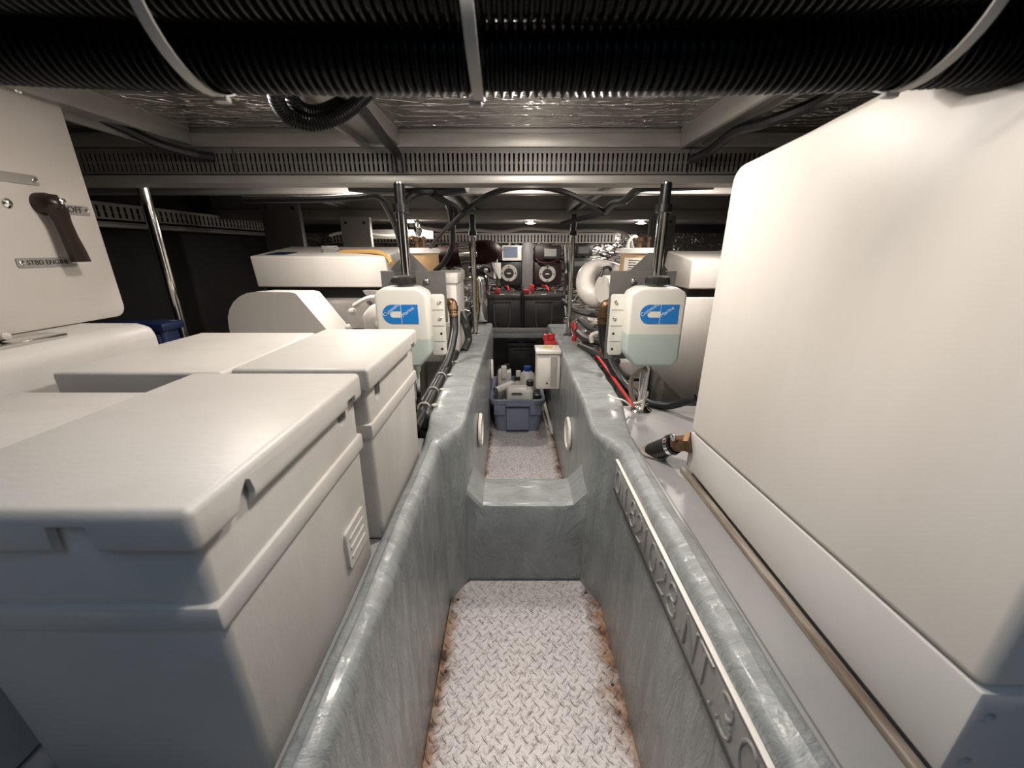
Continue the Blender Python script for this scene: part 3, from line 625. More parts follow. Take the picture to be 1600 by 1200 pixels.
post(-0.291, 1.1205, -0.965, 0.163, .0135, 'chrome post carrying the left coolant bottle', G, sleeve=(0.10, 0.16))
post(-0.197, 2.10, -0.440, 0.168, .013, 'slim chrome post on the left trench coaming before the batteries', G, sleeve=(0.075, 0.165))
post(0.306, 2.10, -0.442, 0.168, .013, 'slim chrome post on the right trench coaming before the batteries', G, sleeve=(0.075, 0.165))
post(-1.19, 1.40, -0.965, 0.30, .016, 'chrome post standing alone in the dark beside the lever panel', G)

# ================================================================== ENGINES
t = thing('engine', 'white marine engine at the left with a long box cover and rounded belt guard', 'engine', (-0.75, 1.9, -0.965), 'twin white engines')
MB().hull8([(-1.075, 1.70, -0.150), (-0.512, 1.70, -0.152), (-0.500, 2.0, -0.152), (-1.075, 2.0, -0.15), (-1.085, 1.70, -0.026), (-0.525, 1.70, -0.028), (-0.49, 1.97, 0.012), (-1.05, 1.97, 0.014)], 0.006, 3).build('box_cover', ENGW, t)
MB().box(-1.06, -0.52, 1.74, 1.98, -0.20, -0.150).build('painted_shadow_gap', HULL, t)  # dark box stands in for the shadow line under the cover
gp = [(-0.972, -0.46), (-0.972, -0.25)] + [(-0.972 + .118 - .118 * math.cos(math.radians(q)), -0.25 + .117 * math.sin(math.radians(q))) for q in range(15, 91, 15)] + [(-0.74, -0.134), (-0.722, -0.139), (-0.617, -0.29), (-0.60, -0.46)]
g = MB().prism(gp, 'xz', 1.335, 1.345).build('belt_guard', ENGW, t)
MB().loft([[Vector((u, 1.345, v)) for u, v in gp], [Vector((u + (.03 if u > -0.8 else 0), 1.44, v - .004)) for u, v in gp]], True, True).build('guard_rim', ENGW, g)
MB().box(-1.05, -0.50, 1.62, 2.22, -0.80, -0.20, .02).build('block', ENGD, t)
MB().prism([(-0.60, -0.155), (-0.45, -0.155), (-0.45, -0.30), (-0.50, -0.30)], 'xz', 1.60, 1.63, .004).build('bracket', ENGD, t)
MB().prism([(-0.535, -0.46), (-0.535, -0.22), (-0.50, -0.185), (-0.42, -0.175), (-0.37, -0.20), (-0.36, -0.46)], 'xz', 1.40, 1.50, .010).build('gear_housing', ENGW, t)
for q in ((550, 487), (590, 508), (545, 512)): p = at(*q, 1.395); MB().lathe([(.013, 1.402), (.013, 1.39), (.006, 1.385)], (p.x, 0, p.z), 'y', 12).build('bolt', ENGW, t)
MB().tube(smooth([at(553, 478, 1.39), at(575, 466, 1.385), at(600, 464, 1.385)], 6), .008, 8).build('oil_pipe', ENGW, t)
MB().box(-0.33, -0.234, 1.70, 1.95, -0.46, -0.115, .008, 2).build('heat_exchanger', ENGW, t)
MB().box(-0.335, -0.226, 1.69, 1.95, -0.135, -0.092, .006, 2).build('exchanger_cap', ENGW, t)
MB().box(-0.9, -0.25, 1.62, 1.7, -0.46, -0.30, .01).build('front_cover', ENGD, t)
MB().hull8([(-1.04, 1.735, -0.0215), (-0.955, 1.735, -0.0215), (-0.935, 1.80, -0.012), (-1.02, 1.80, -0.012), (-1.04, 1.735, -0.0195), (-0.955, 1.735, -0.0195), (-0.935, 1.80, -0.0098), (-1.02, 1.80, -0.0098)]).build('label', BINM, t, 'dark blue label')

t = thing('engine', 'white marine engine at the right, half hidden by the big white tank', 'engine', (0.95, 1.9, -0.965), 'twin white engines')
MB().hull8([(0.715, 1.62, -0.152), (1.25, 1.62, -0.152), (1.25, 1.95, -0.152), (0.715, 1.95, -0.152), (0.712, 1.62, -0.038), (1.25, 1.62, -0.036), (1.25, 1.93, -0.005), (0.725, 1.93, -0.005)], 0.008, 3).build('box_cover', ENGW, t)
MB().box(0.73, 1.2, 1.66, 1.92, -0.20, -0.152).build('painted_shadow_gap', HULL, t)  # same dark filler, shade painted into the gap below this cover
MB().prism([(0.54, -0.172), (1.15, -0.172), (1.15, -0.60), (0.70, -0.582), (0.565, -0.455)], 'xz', 1.50, 1.525, .003).build('belt_guard', ENGW, t)
MB().box(0.66, 1.2, 1.62, 2.2, -0.80, -0.20, .02).build('block', ENGD, t)
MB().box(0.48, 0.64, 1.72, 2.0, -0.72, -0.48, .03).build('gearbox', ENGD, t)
# wrapped exhaust elbow of the right engine
MB().tube(smooth([at(975, 432, 1.98), at(950, 423, 1.92), at(930, 421, 1.87), at(917, 432, 1.82), at(917, 452, 1.78), at(930, 464, 1.75), at(946, 458, 1.73), at(956, 453, 1.72)], 8), 0.044, 22).build('exhaust_elbow', ENGW, t, 'white wrapped exhaust elbow')
MB().cyl(at(941, 452, 1.62), at(992, 449, 1.68), 0.054, 26).build('exhaust_flange', ENGW, t)
MB().tube(smooth([at(939, 432, 1.55), at(943, 420, 1.56), at(952, 418, 1.57), at(957, 430, 1.58)], 6), .006, 8).build('strap', BLACK, t)

# filter canisters
def canister(x, y, label, lab):
    t = thing('filter_canister', label, 'filter', (x, y, -0.13), 'tan filter canisters')
    MB().lathe([(.070, -0.13), (.076, -0.118), (.076, -0.012)], (x, y, 0), 'z', 30).build('body', TAN, t)
    MB().lathe([(.079, -0.016), (.083, -0.013), (.083, 0.003), (.076, 0.006), (.001, 0.006)], (x, y, 0), 'z', 30).build('lid', WHITEP, t)
    MB().lathe([(.012, 0.006), (.012, .03), (.017, .03), (.017, .045), (.008, .05), (.001, .05)], (x - .005, y, 0), 'z', 12).build('fitting', BRASS, t)
    MB().lathe([(.006, 0.006), (.006, .035), (.010, .035), (.010, .045), (.001, .05)], (x + .024, y - .02, 0), 'z', 12).build('drain_cock', BRASS, t)
    MB().tube(smooth([(x - .05, y, 0.006), (x - .05, y, .03), (x - .03, y, .05), (x - .012, y, .04)], 5), .006, 8).build('vent_pipe', WHITEP if lab else BRASS, t)
    if lab:
        vs = []; A = [math.radians(q) for q in range(205, 262, 8)]
        for a in A: vs += [Vector((x + .0768 * math.cos(a), y + .0768 * math.sin(a), -0.095)), Vector((x + .0768 * math.cos(a), y + .0768 * math.sin(a), -0.03))]
        lb = MB().add(vs, [[2 * i, 2 * i + 2, 2 * i + 3, 2 * i + 1] for i in range(len(A) - 1)]).build('label', PAPER, t)
        for k in range(5):
            vs = []; zz = -0.04 - k * .009
            for a in A[2:-1 - (k % 2)]: vs += [Vector((x + .0773 * math.cos(a), y + .0773 * math.sin(a), zz - .0017)), Vector((x + .0773 * math.cos(a), y + .0773 * math.sin(a), zz + .0017))]
            MB().add(vs, [[2 * i, 2 * i + 2, 2 * i + 3, 2 * i + 1] for i in range(len(vs) // 2 - 1)]).build('print_line', INK, lb)
    return t
canister(-0.376, 1.68, 'tan filter canister behind the left coolant post', False)
canister(0.515, 1.66, 'tan filter canister with a paper label behind the right coolant post', True)
MB().ball(at(653, 357, 1.6), .016, 1, 1, 2.0).solo('sample_bulb', CHROME, 'shiny bulb above the left tan filter canister', 'valve')

# ================================================================== AFT BULKHEAD AND BATTERIES
G = 'grey frame uprights'
for x0, x1, y, z1, lb in ((-1.345, -1.14, 2.28, 0.24, 'dark grey flat upright farthest left behind the long engine box'), (-0.935, -0.775, 2.30, 0.168, 'pale grey flat upright with two bolts rising behind the long engine box'),
                      (0.735, 0.868, 2.24, 0.168, 'dark grey flat upright behind the right coolant post')):
    t = thing('frame_upright', lb, 'upright', ((x0 + x1) / 2, y, -0.965), G)
    MB().box(x0, x1, y, y + .035, -0.965, z1, .003).build('plate', GREYB if 'pale' in lb else STEELP, t)
    for xx in (x0 + .03, x1 - .03): MB().lathe([(.008, y + .001), (.008, y - .004), (.002, y - .006)], (xx, 0, z1 - .03), 'y', 10).build('bolt', INK, t)
MB().box(-0.30, 0.40, 2.462, 2.80, -0.535, -0.505, .004).solo('battery_shelf', GREY, 'grey plank shelf bridging the trench under the pair of batteries', 'shelf')
MB().box(-0.205, 0.345, 2.478, 2.50, -0.5045, -0.472, .003).solo('shelf_lip', ALU, 'metal angle lip along the front of the battery shelf', 'rail')
def battery(x0, x1, y0, y1, z0, z1, label, rope=True):
    t = thing('battery', label, 'battery', ((x0 + x1) / 2, (y0 + y1) / 2, z0), 'black batteries')
    MB().box(x0, x1, y0, y1, z0, z1 - .03, .006, 2).build('case', BLKP, t)
    MB().box(x0 - .004, x1 + .004, y0 - .004, y1 + .004, z1 - .034, z1, .006, 2).build('cover', BLKP, t)
    xm = (x0 + x1) / 2
    MB().box(xm - .06, xm + .06, y0 - .010, y0 - .002, z1 - .048, z1 - .036, .002).build('grip', BLKP, t)
    if rope: MB().tube(smooth([(xm - .05, y0 - .008, z1 - .05), (xm - .048, y0 - .008, z0 + .06), (xm - .02, y0 - .008, z0 + .02), (xm + .02, y0 - .008, z0 + .02), (xm + .048, y0 - .008, z0 + .06), (xm + .05, y0 - .008, z1 - .05)], 6), .003, 6).build('rope_handle', STEELP, t)
    MB().box(xm - .016, xm + .016, y0 + .02, y0 + .045, z1, z1 + .001).build('sticker', PAPER, t)
    for k, xx in enumerate((x0 + .04, x1 - .05)):
        MB().lathe([(.012, 0), (.012, .012), (.007, .012), (.007, .026), (.001, .027)], (xx, y0 + .09, z1), 'z', 12).build('terminal', CHROME, t)
    return t
battery(-0.188, 0.062, 2.51, 2.74, -0.5045, -0.27, 'black battery on the shelf, left one of the pair')
battery(0.074, 0.332, 2.51, 2.74, -0.5045, -0.27, 'black battery on the shelf, right one of the pair')
battery(-0.03, 0.165, 2.60, 2.85, -0.84, -0.60, 'black battery in the dark recess below the battery shelf', False)
MB().box(-0.115, 0.22, 2.50, 2.90, -0.87, -0.8405, .004).box(-0.11, 0.215, 2.52, 2.88, -0.965, -0.868).solo('battery_tray', STEELP, 'grey tray under the lower battery behind the tub', 'tray')
G = 'red terminal covers'
for x, y, h, w, lb in ((-0.095, 2.60, .036, .018, 'red terminal cover at the left on the left battery'), (0.128, 2.62, .058, .018, 'upright red terminal cover between the two batteries'), (0.086, 2.57, .030, .022, 'small red terminal cover lying between the two batteries')):
    MB().hull8([(x - w, y - .015, -0.2695), (x + w, y - .015, -0.2695), (x + w, y + .02, -0.2695), (x - w, y + .02, -0.2695), (x - w * .6, y - .012, -0.2695 + h), (x + w * .9, y - .012, -0.2695 + h * .9), (x + w * .9, y + .015, -0.2695 + h * .9), (x - w * .6, y + .015, -0.2695 + h)], .004, 2).solo('terminal_cover', RED, lb, 'terminal cover', G)

# chargers on the bulkhead
def charger(x0, x1, z0, z1, label, ring, mat, screen):
    t = thing('charger', label, 'charger', ((x0 + x1) / 2, 3.0, z0), 'black chargers on the aft bulkhead'); Y0 = 2.95
    MB().box(x0, x1, Y0, 3.06, z0, z1, .006, 2).build('case', mat, t)
    if ring:
        cx, cz = ring
        MB().lathe([(.036, Y0 + .002), (.036, Y0 - .006), (.055, Y0 - .009), (.061, Y0 - .004), (.061, Y0 + .002)], (cx, 0, cz), 'y', 32).build('dial_ring', DUCTL, t, 'pale ring dial')
        MB().lathe([(.033, Y0 + .002), (.033, Y0 - .004), (.001, Y0 - .006)], (cx, 0, cz), 'y', 24).build('dial_hub', INK, t)
        for k in range(4):
            a = math.pi / 2 * k; MB().lathe([(.005, Y0 - .004), (.005, Y0 - .0095), (.001, Y0 - .0098)], (cx + .048 * math.cos(a), 0, cz + .048 * math.sin(a)), 'y', 8).build('dial_screw', INK, t)
        MB().box(cx - .014, cx + .014, Y0 - .0075, Y0 - .003, cz - .003, cz + .003).build('dial_mark', PAPER, t)
    if screen:
        a0, a1, s0, s1, m_ = screen
        f = MB().box(a0 - .008, a1 + .008, Y0 - .018, Y0 + .002, s0 - .02, s1 + .008, .004, 2).build('display_frame', WHITEP if m_ is SCREEN else BLKP, t)
        MB().box(a0, a1 - .02, Y0 - .0195, Y0 - .017, s0, s1).build('display', m_, f)
    return t
BK2 = M('reddish_black_plastic', (0.022, 0.010, 0.009), 0.45)
charger(-0.115, 0.072, -0.245, -0.085, 'black charger with a pale ring dial, left of the grey bulkhead strip', (-0.023, -0.163), BLKP, None)
charger(-0.11, 0.066, -0.075, 0.03, 'small control unit with a blue-grey display above the left dial', None, BLKP, (-0.062, 0.06, -0.055, 0.02, SCREEN))
charger(0.160, 0.362, -0.245, -0.085, 'black charger with a pale ring dial, right of the grey bulkhead strip', (0.256, -0.167), BK2, None)
charger(0.160, 0.35, -0.075, 0.03, 'reddish black control unit with a dull display above the right dial', None, BK2, (0.23, 0.335, -0.045, 0.005, GREYB))
t = charger(0.435, 0.575, -0.27, -0.055, 'black charger with a green indicator behind the right slim post', None, BLKP, None)
MB().box(0.44, 0.572, 2.944, 2.952, -0.115, -0.08, .002).build('band', STEELP, t)
MB().box(0.525, 0.533, 2.9425, 2.945, -0.101, -0.093).build('indicator', LED, t)
MB().box(0.495, 0.505, 2.942, 2.952, -0.21, -0.17).build('switch', PAPER, t)
charger(0.45, 0.57, -0.045, 0.035, 'small black box with a grey face above the charger with the green indicator', None, BLKP, (0.47, 0.565, -0.025, 0.02, STEELP))
MB().box(0.072, 0.150, 2.93, 2.955, -0.5, 0.05, .003).box(0.09, 0.13, 2.955, 3.06, -0.05, 0.02).solo('bulkhead_strip', STEELP, 'grey upright strip between the two ring-dial chargers', 'strip')
p = at(777, 423, 2.92); MB().box(p.x - .026, p.x + .026, 2.925, 2.928, p.z - .055, p.z + .055, .0005, 1).cyl((p.x, 2.927, p.z + .05), (p.x, 2.95, p.z + .08), .003, 6).solo('paper_tag', PAPER, 'pale paper tag hanging beside the left ring dial', 'tag')

# dark red exhaust hose with band
t = thing('exhaust_hose', 'fat dark red exhaust hose with a steel band at the aft left', 'hose', at(735, 398, 2.5))
pth = smooth([at(640, 410, 2.55), at(690, 402, 2.5), at(735, 396, 2.47), at(765, 393, 2.5), at(782, 390, 2.6)], 8)
MB().tube(pth, .06, 22, True, lambda i: .060 + .010 * math.exp(-((i - 20) / 5) ** 2) - max(0, i - 25) * .006).build('hose', DRED, t)
a, b = at(721, 398, 2.475), at(737, 396.5, 2.47); MB().cyl(a, b, .071, 24).build('band', CHROME, t)
p = at(743, 397, 2.38); MB().box(p.x - .01, p.x + .01, 2.375, 2.395, p.z - .014, p.z + .014, .003).build('clamp_bolt', CHROME, t)
# extinguisher style cylinder
t = thing('gas_cylinder', 'brushed metal cylinder with a yellow label strip left of the batteries', 'cylinder', (-0.19, 2.44, -0.42))
MB().lathe([(.04, -0.42), (.05, -0.405), (.05, -0.165), (.044, -0.145), (.02, -0.132), (.001, -0.13)], (-0.19, 2.44, 0), 'z', 26).build('shell', CHROME, t)
vs = []
for a in [math.radians(q) for q in range(215, 262, 8)]: vs += [Vector((-0.19 + .0508 * math.cos(a), 2.44 + .0508 * math.sin(a), -0.37)), Vector((-0.19 + .0508 * math.cos(a), 2.44 + .0508 * math.sin(a), -0.17))]
lb = MB().add(vs, [[2 * i, 2 * i + 2, 2 * i + 3, 2 * i + 1] for i in range(len(vs) // 2 - 1)]).build('label', YEL, t, 'yellow label')
for k in range(5):
    v2 = [Vector((v.x - .0003, v.y - .0005, (-0.34 + k * .038) + (.002 if i % 2 else -.002))) for i, v in enumerate(vs)]
    MB().add(v2, [[2 * i, 2 * i + 2, 2 * i + 3, 2 * i + 1] for i in range(len(v2) // 2 - 1)]).build('print_line', INK, lb)
MB().box(-0.255, -0.125, 2.42, 2.47, -0.132, -0.10, .008).build('valve_head', BLKP, t)
MB().ball((-0.20, 2.415, -0.095), .02).build('gauge', CHROME, t)
for xx in (-0.225, -0.155): MB().lathe([(.013, 2.42), (.013, 2.412), (.006, 2.411), (.006, 2.414)], (xx, 0, -0.117), 'y', 14).build('port', CHROME, t)
MB().tube(smooth([(-0.34, 2.62, -0.48), (-0.335, 2.62, -0.3), (-0.33, 2.62, -0.12), (-0.33, 2.66, -0.08)], 5), .095, 20).solo('foil_wrapped_pipe', FOIL, 'fat foil-wrapped pipe left of the brushed cylinder', 'pipe')
# white cable slung below the aft beam
G = 'white cables'
MB().tube(smooth([at(640, 352, 2.38), at(690, 360, 2.38), at(735, 359, 2.38), at(785, 362, 2.38), at(825, 357, 2.38), at(880, 361, 2.38), at(925, 360, 2.38), at(962, 361, 2.3), at(982, 370, 2.05), at(989, 392, 1.68)], 10), .0085, 8).solo('white_cable', WHITEP, 'white cable slung under the aft beam and dropping to the right canister', 'cable', G)
MB().tube(smooth([at(515, 368, 2.6), at(530, 364, 2.6), at(560, 363, 2.6), at(600, 368, 2.6), at(660, 366, 2.6)], 8), .0085, 8).solo('white_cable', WHITEP, 'white cable crossing behind the pale grey upright', 'cable', G)
MB().box(-1.0, -0.5, 2.66, 2.67, 0.065, 0.12).solo('perforated_rail', DUCTL, 'pale perforated rail behind the pale grey upright', 'rail')

# ================================================================== TRENCH CONTENTS
def tub():
    t = thing('storage_tub', 'blue-grey plastic tub full of bottles on the far trench floor', 'tub', (0.03, 2.14, FZ))
    x0, x1, y0, y1, zb, zt = -0.108, 0.168, 1.945, 2.36, FZ + .001, -0.758
    def ring(k, z, r=.03): return [Vector((u, v, z)) for u, v in rrect(x0 + k, x1 - k, y0 + k, y1 - k, r)]
    secs = [ring(.022, zb), ring(.016, zb + .012), ring(.008, zb + .1), ring(.002, zt - .02), ring(.002, zt), ring(.006, zt), ring(.012, zb + .1), ring(.022, zb + .012)]
    m = MB().loft(secs, True, True); m.build('shell', TUBM, t)
    o = [rrect(x0 - .010, x1 + .010, y0 - .010, y1 + .010, .036), rrect(x0 + .003, x1 - .003, y0 + .003, y1 - .003, .03)]
    secs = [[Vector((u, v, zt - .022)) for u, v in o[0]], [Vector((u, v, zt)) for u, v in o[0]], [Vector((u, v, zt + .003)) for u, v in o[1]], [Vector((u, v, zt - .022)) for u, v in o[1]], [Vector((u, v, zt - .022)) for u, v in o[0]]]
    MB().loft(secs, True, False).build('rim', TUBM, t)
    MB().box(-0.035, 0.095, y0 - .022, y0 - .004, zt - .03, zt - .014, .004).build('handle', TUBM, t)
    MB().box(-0.03, 0.09, y0 - .008, y0 + .004, zb + .02, zt - .045, .003).build('front_panel', TUBM, t)
    for a, b in ((x0 + .012, -0.035), (0.095, x1 - .012)): MB().box(a, b, y0 - .006, y0 + .006, zt - .085, zt - .02, .003).build('corner_panel', TUBM, t)
    return t
tub()
JUG = M('white_jug_plastic', (0.62, 0.60, 0.57), 0.4)
G = 'bottles in the tub'
# jug lying with moulded handle
t = thing('jug', 'white jug with a black cap and loop handle at the front of the tub', 'jug', (0.045, 2.01, -0.85), G)
jb = MB().box(-0.03, 0.115, 1.965, 2.06, -0.90, -0.705, .022, 4)
boolean(jb, [MB().prism(rrect(-0.005, 0.055, -0.745, -0.725, .009), 'xz', 1.9, 2.1)]).build('body', JUG, t, ang=50)
MB().lathe([(.016, 0), (.016, .014)], (0.097, 2.01, -0.708), 'z', 14).build('neck', JUG, t); MB().lathe([(.02, 0), (.02, .026), (.017, .028), (.001, .028)], (0.097, 2.01, -0.696), 'z', 16).build('cap', BLKP, t)
t = thing('jug', 'boxy white container standing at the back left of the tub', 'jug', (-0.045, 2.16, -0.90), G)
MB().hull8([(-0.088, 2.13, -0.90), (0.0, 2.13, -0.90), (0.0, 2.23, -0.90), (-0.088, 2.23, -0.90), (-0.08, 2.14, -0.66), (-0.005, 2.14, -0.66), (-0.005, 2.22, -0.66), (-0.08, 2.22, -0.66)], .012, 3).build('body', JUG, t)
MB().box(-0.062, -0.03, 2.12, 2.16, -0.70, -0.625, .008, 2).build('grip', JUG, t); MB().lathe([(.017, 0), (.017, .03), (.001, .03)], (-0.03, 2.2, -0.662), 'z', 14).build('cap', BLKP, t)
p0, p1 = at(774, 611, 1.99), at(800, 600, 2.10)
tt = thing('white_tube', 'white tube lying across the left rim of the tub', 'tube', (p0 + p1) / 2, None)
MB().tube([p0, p0.lerp(p1, .5), p1], .021, 18, False).build('tube', JUG, tt); MB().tube([p0, p0.lerp(p1, .98)], .016, 18).build('core', STEELP, tt)
t = thing('bottle', 'white bottle with a blue cap beside the white junction box', 'bottle', (0.09, 2.2, -0.88), G)
MB().lathe([(.05, -0.90), (.055, -0.88), (.055, -0.74), (.04, -0.69), (.018, -0.67), (.018, -0.655), (.001, -0.655)], (0.09, 2.2, 0), 'z', 20).build('body', JUG, t)
MB().lathe([(.021, -0.672), (.021, -0.645), (.001, -0.643)], (0.09, 2.2, 0), 'z', 16).build('cap', M('blue_cap', (0.01, 0.05, 0.33), 0.4), t)
t = thing('bottle', 'small white bottle with a black collar in the middle of the tub', 'bottle', (0.03, 2.12, -0.88), G)
MB().lathe([(.03, -0.90), (.034, -0.88), (.034, -0.76), (.018, -0.715), (.012, -0.70), (.001, -0.70)], (0.03, 2.13, 0), 'z', 18).build('body', JUG, t)
MB().lathe([(.017, -0.706), (.017, -0.685), (.001, -0.685)], (0.03, 2.13, 0), 'z', 14).build('collar', BLKP, t); MB().box(0.022, 0.05, 2.12, 2.14, -0.686, -0.65, .005).build('nozzle', JUG, t)
MB().box(0.118, 0.155, 1.97, 2.05, -0.90, -0.74, .006).solo('black_carton', BLKP, 'black carton at the right end of the tub below the junction box', 'carton')

t = thing('junction_box', 'white junction box with a yellow sticker mounted on the right trench wall', 'junction box', (0.165, 1.76, -0.625))
MB().box(0.112, 0.2235, 1.735, 1.83, -0.622, -0.448, .005, 2).build('case', WHITEP, t)
MB().box(0.107, 0.2235, 1.72, 1.838, -0.449, -0.432, .004, 2).build('lid', WHITEP, t)
MB().box(0.118, 0.217, 1.731, 1.737, -0.615, -0.455, .002).build('door', WHITEP, t)
MB().prism(rrect(0.178, 0.208, -0.605, -0.465, .006), 'xz', 1.7275, 1.733).build('cover_strip', DUCTL, t)
MB().lathe([(.004, 1.731), (.004, 1.7285), (.001, 1.728)], (0.163, 0, -0.59), 'y', 10).build('screw', INK, t)
f = MB().box(0.128, 0.205, 1.742, 1.822, -0.432, -0.4305).build('sticker', PAPER, t); MB().box(0.145, 0.187, 1.765, 1.80, -0.4306, -0.4298).build('warning_mark', M('yellow_mark', (0.62, 0.5, 0.08), 0.5), f)
t = thing('fuse_holder', 'red twin fuse holder on the trench wall above the junction box', 'fuse holder', (0.19, 1.95, -0.47))
MB().box(0.165, 0.2235, 1.93, 1.99, -0.475, -0.435, .004).build('base', RED, t)
for xx, zz in ((0.175, -0.435), (0.20, -0.432)): MB().lathe([(.017, 0), (.017, .03), (.010, .032), (.010, .022), (.001, .022)], (xx, 1.955, zz), 'z', 14).build('socket', RED, t)
G = 'white round inspection plates'
def disc(x, y, z, s, r, label):
    t = thing('inspection_plate', label, 'inspection plate', (x, y, z - r), G)
    MB().lathe([(r, 0.0), (r, s * .005), (r * .93, s * .010), (r * .80, s * .010), (r * .76, s * .006), (.001, s * .006)], (x, y, z), 'x', 36).build('plate', WHITEP, t)
    for k in range(6):
        a = math.pi / 3 * k + .3; MB().lathe([(.0035, s * .009), (.0035, s * .0112), (.001, s * .0118)], (x, y + r * .87 * math.cos(a), z + r * .87 * math.sin(a)), 'x', 8).build('screw', CHROME, t)
disc(-0.117, 1.285, -0.617, 1, .062, 'white round inspection plate on the left trench wall just past the step')
disc(0.222, 1.385, -0.680, -1, .066, 'white round inspection plate on the right trench wall just past the step')
disc(-0.117, 2.13, -0.645, 1, .060, 'white round inspection plate on the left trench wall beside the tub')
MB().tube([at(867, 693, 1.86), at(850, 628, 2.28)], .010, 10).solo('white_pipe', WHITEP, 'slim white pipe leaning along the right trench wall beside the tub', 'pipe')

# blue bin in the dark at the left
t = thing('blue_bin', 'dark blue plastic bin in the shadow beyond the bench locker', 'bin', (-1.14, 1.24, -0.47))
MB().box(-1.24, -1.045, 1.16, 1.225, -0.4658, -0.212, .015, 3).build('shell', BINM, t); MB().box(-1.25, -1.035, 1.15, 1.235, -0.232, -0.208, .006).build('rim', BINM, t)
for k in range(4): MB().box(-1.225 + k * .048, -1.20 + k * .048, 1.152, 1.162, -0.45, -0.24, .003).build('rib', BINM, t)
structure(MB().box(-1.75, -0.62, 0.96, 1.34, -0.50, -0.466), 'floor_left_shelf', DECKP)

# ================================================================== HOSES AND CABLES
def cable(name, pts, r, mat, label, cat='cable', group=None, n=10, seg=8):
    return MB().tube(smooth(pts, n), r, seg).solo(name, mat, label, cat, group)
def elbow(name, pts, r, label):
    t = thing(name, label, 'pipe fitting', pts[-1], 'bronze hose fittings')
    MB().tube(smooth(pts, 5), r, 14).build('elbow', BRASS, t)
    for p, q in ((pts[0], pts[1]), (pts[-1], pts[-2])):
        d = (q - p).normalized(); MB().cyl(p - d * .004, p + d * .014, r * 1.3, 6 if p is pts[0] else 14).build('collar', BRASS, t)
    a, b = pts[-1], pts[-2]; d = (a - b).normalized()
    MB().cyl(a, a + d * .03, r * .95, 14).build('barb', BRASS, t)
    for k in range(2): MB().cyl(a + d * (.008 + k * .012), a + d * (.014 + k * .012), r * 1.12, 14).build('ring', BRASS, t)
elbow('bronze_elbow', [at(688, 474, 1.60), at(697, 473, 1.58), at(707, 473, 1.56), at(708, 484, 1.55)], .016, 'bronze elbow at the top of the black hose beside the left coolant bottle')
elbow('bronze_elbow', [at(972, 478, 1.45), at(958, 476, 1.45), at(945, 478, 1.45), at(943, 494, 1.45)], .019, 'bronze elbow at the top of the black hose beside the right coolant bottle')
G = 'black hoses below the bronze elbows'
cable('black_hose', [at(709, 494, 1.55), at(709, 520, 1.52), at(700, 560, 1.44), at(682, 595, 1.35), at(660, 630, 1.28), at(640, 660, 1.2)], .017, BLACK, 'black hose curving down from the left bronze elbow behind the coolant bottle', 'hose', G, seg=14)
cable('black_hose', [at(942, 506, 1.45), at(944, 535, 1.44), at(955, 570, 1.40), at(975, 600, 1.35), at(1000, 625, 1.28), at(1030, 650, 1.22)], .018, BLACK, 'black hose curving down from the right bronze elbow behind the coolant bottle', 'hose', G, seg=14)
cable('black_hose', [at(1006, 626, 1.17), at(1020, 632, 1.15), at(1045, 634, 1.12), at(1070, 628, 1.09), at(1088, 622, 1.07)], .012, BLACK, 'black hose lying on the far edge of the right deck plate', 'hose', seg=12)
cable('tan_hose', [at(1012, 578, 1.09), at(998, 580, 1.10), at(987, 592, 1.12), at(986, 612, 1.13), at(992, 632, 1.14), at(994, 640, 1.14)], .007, TANW, 'thin faded tan hose hanging under the right coolant bottle', 'hose')
cable('drain_tube', [at(1014, 574, 1.08), at(1012, 585, 1.09), at(1003, 640, 1.10)], .004, WHITEP, 'thin white drain tube below the right coolant bottle', 'tube')
cable('red_cable', [at(978, 488, 1.55), at(966, 500, 1.56), at(958, 520, 1.58), at(948, 542, 1.62), at(932, 558, 1.68)], .010, RED, 'fat red cable dropping behind the right bronze elbow')
cable('red_cable', [(0.367, 1.72, -0.432), (0.371, 1.5, -0.440), (0.372, 1.32, -0.448), (0.372, 1.22, -0.452), (0.380, 1.14, -0.463), (0.392, 1.10, -0.466)], .0055, RED, 'thin red cable along the outer edge of the right coaming')
cable('black_cable', [(0.380, 1.70, -0.445), (0.383, 1.5, -0.452), (0.384, 1.32, -0.459), (0.386, 1.2, -0.466), (0.39, 1.17, -0.468)], .005, BLACK, 'thin black cable beside the red one on the right coaming')
cable('white_wire', [at(985, 634, 1.12), at(975, 626, 1.12), at(960, 622, 1.13), at(950, 618, 1.17)], .003, WHITEP, 'short white wire near the foot of the right coolant post', 'wire')
cable('white_wire', [at(990, 630, 1.11), at(1000, 628, 1.10), at(1010, 620, 1.10), at(1012, 612, 1.11)], .003, WHITEP, 'white tie tail beside the foot of the right coolant post', 'wire')
cable('white_elbow_pipe', [at(925, 535, 1.75), at(924, 525, 1.75), at(930, 521, 1.75), at(938, 520, 1.75)], .010, WHITEP, 'small white bent pipe in the right engine bay', 'pipe')
cable('red_cable', [at(895, 505, 2.0), at(898, 512, 1.98), at(899, 522, 1.97), at(896, 532, 1.97)], .012, RED, 'short red cable beside the right slim post')
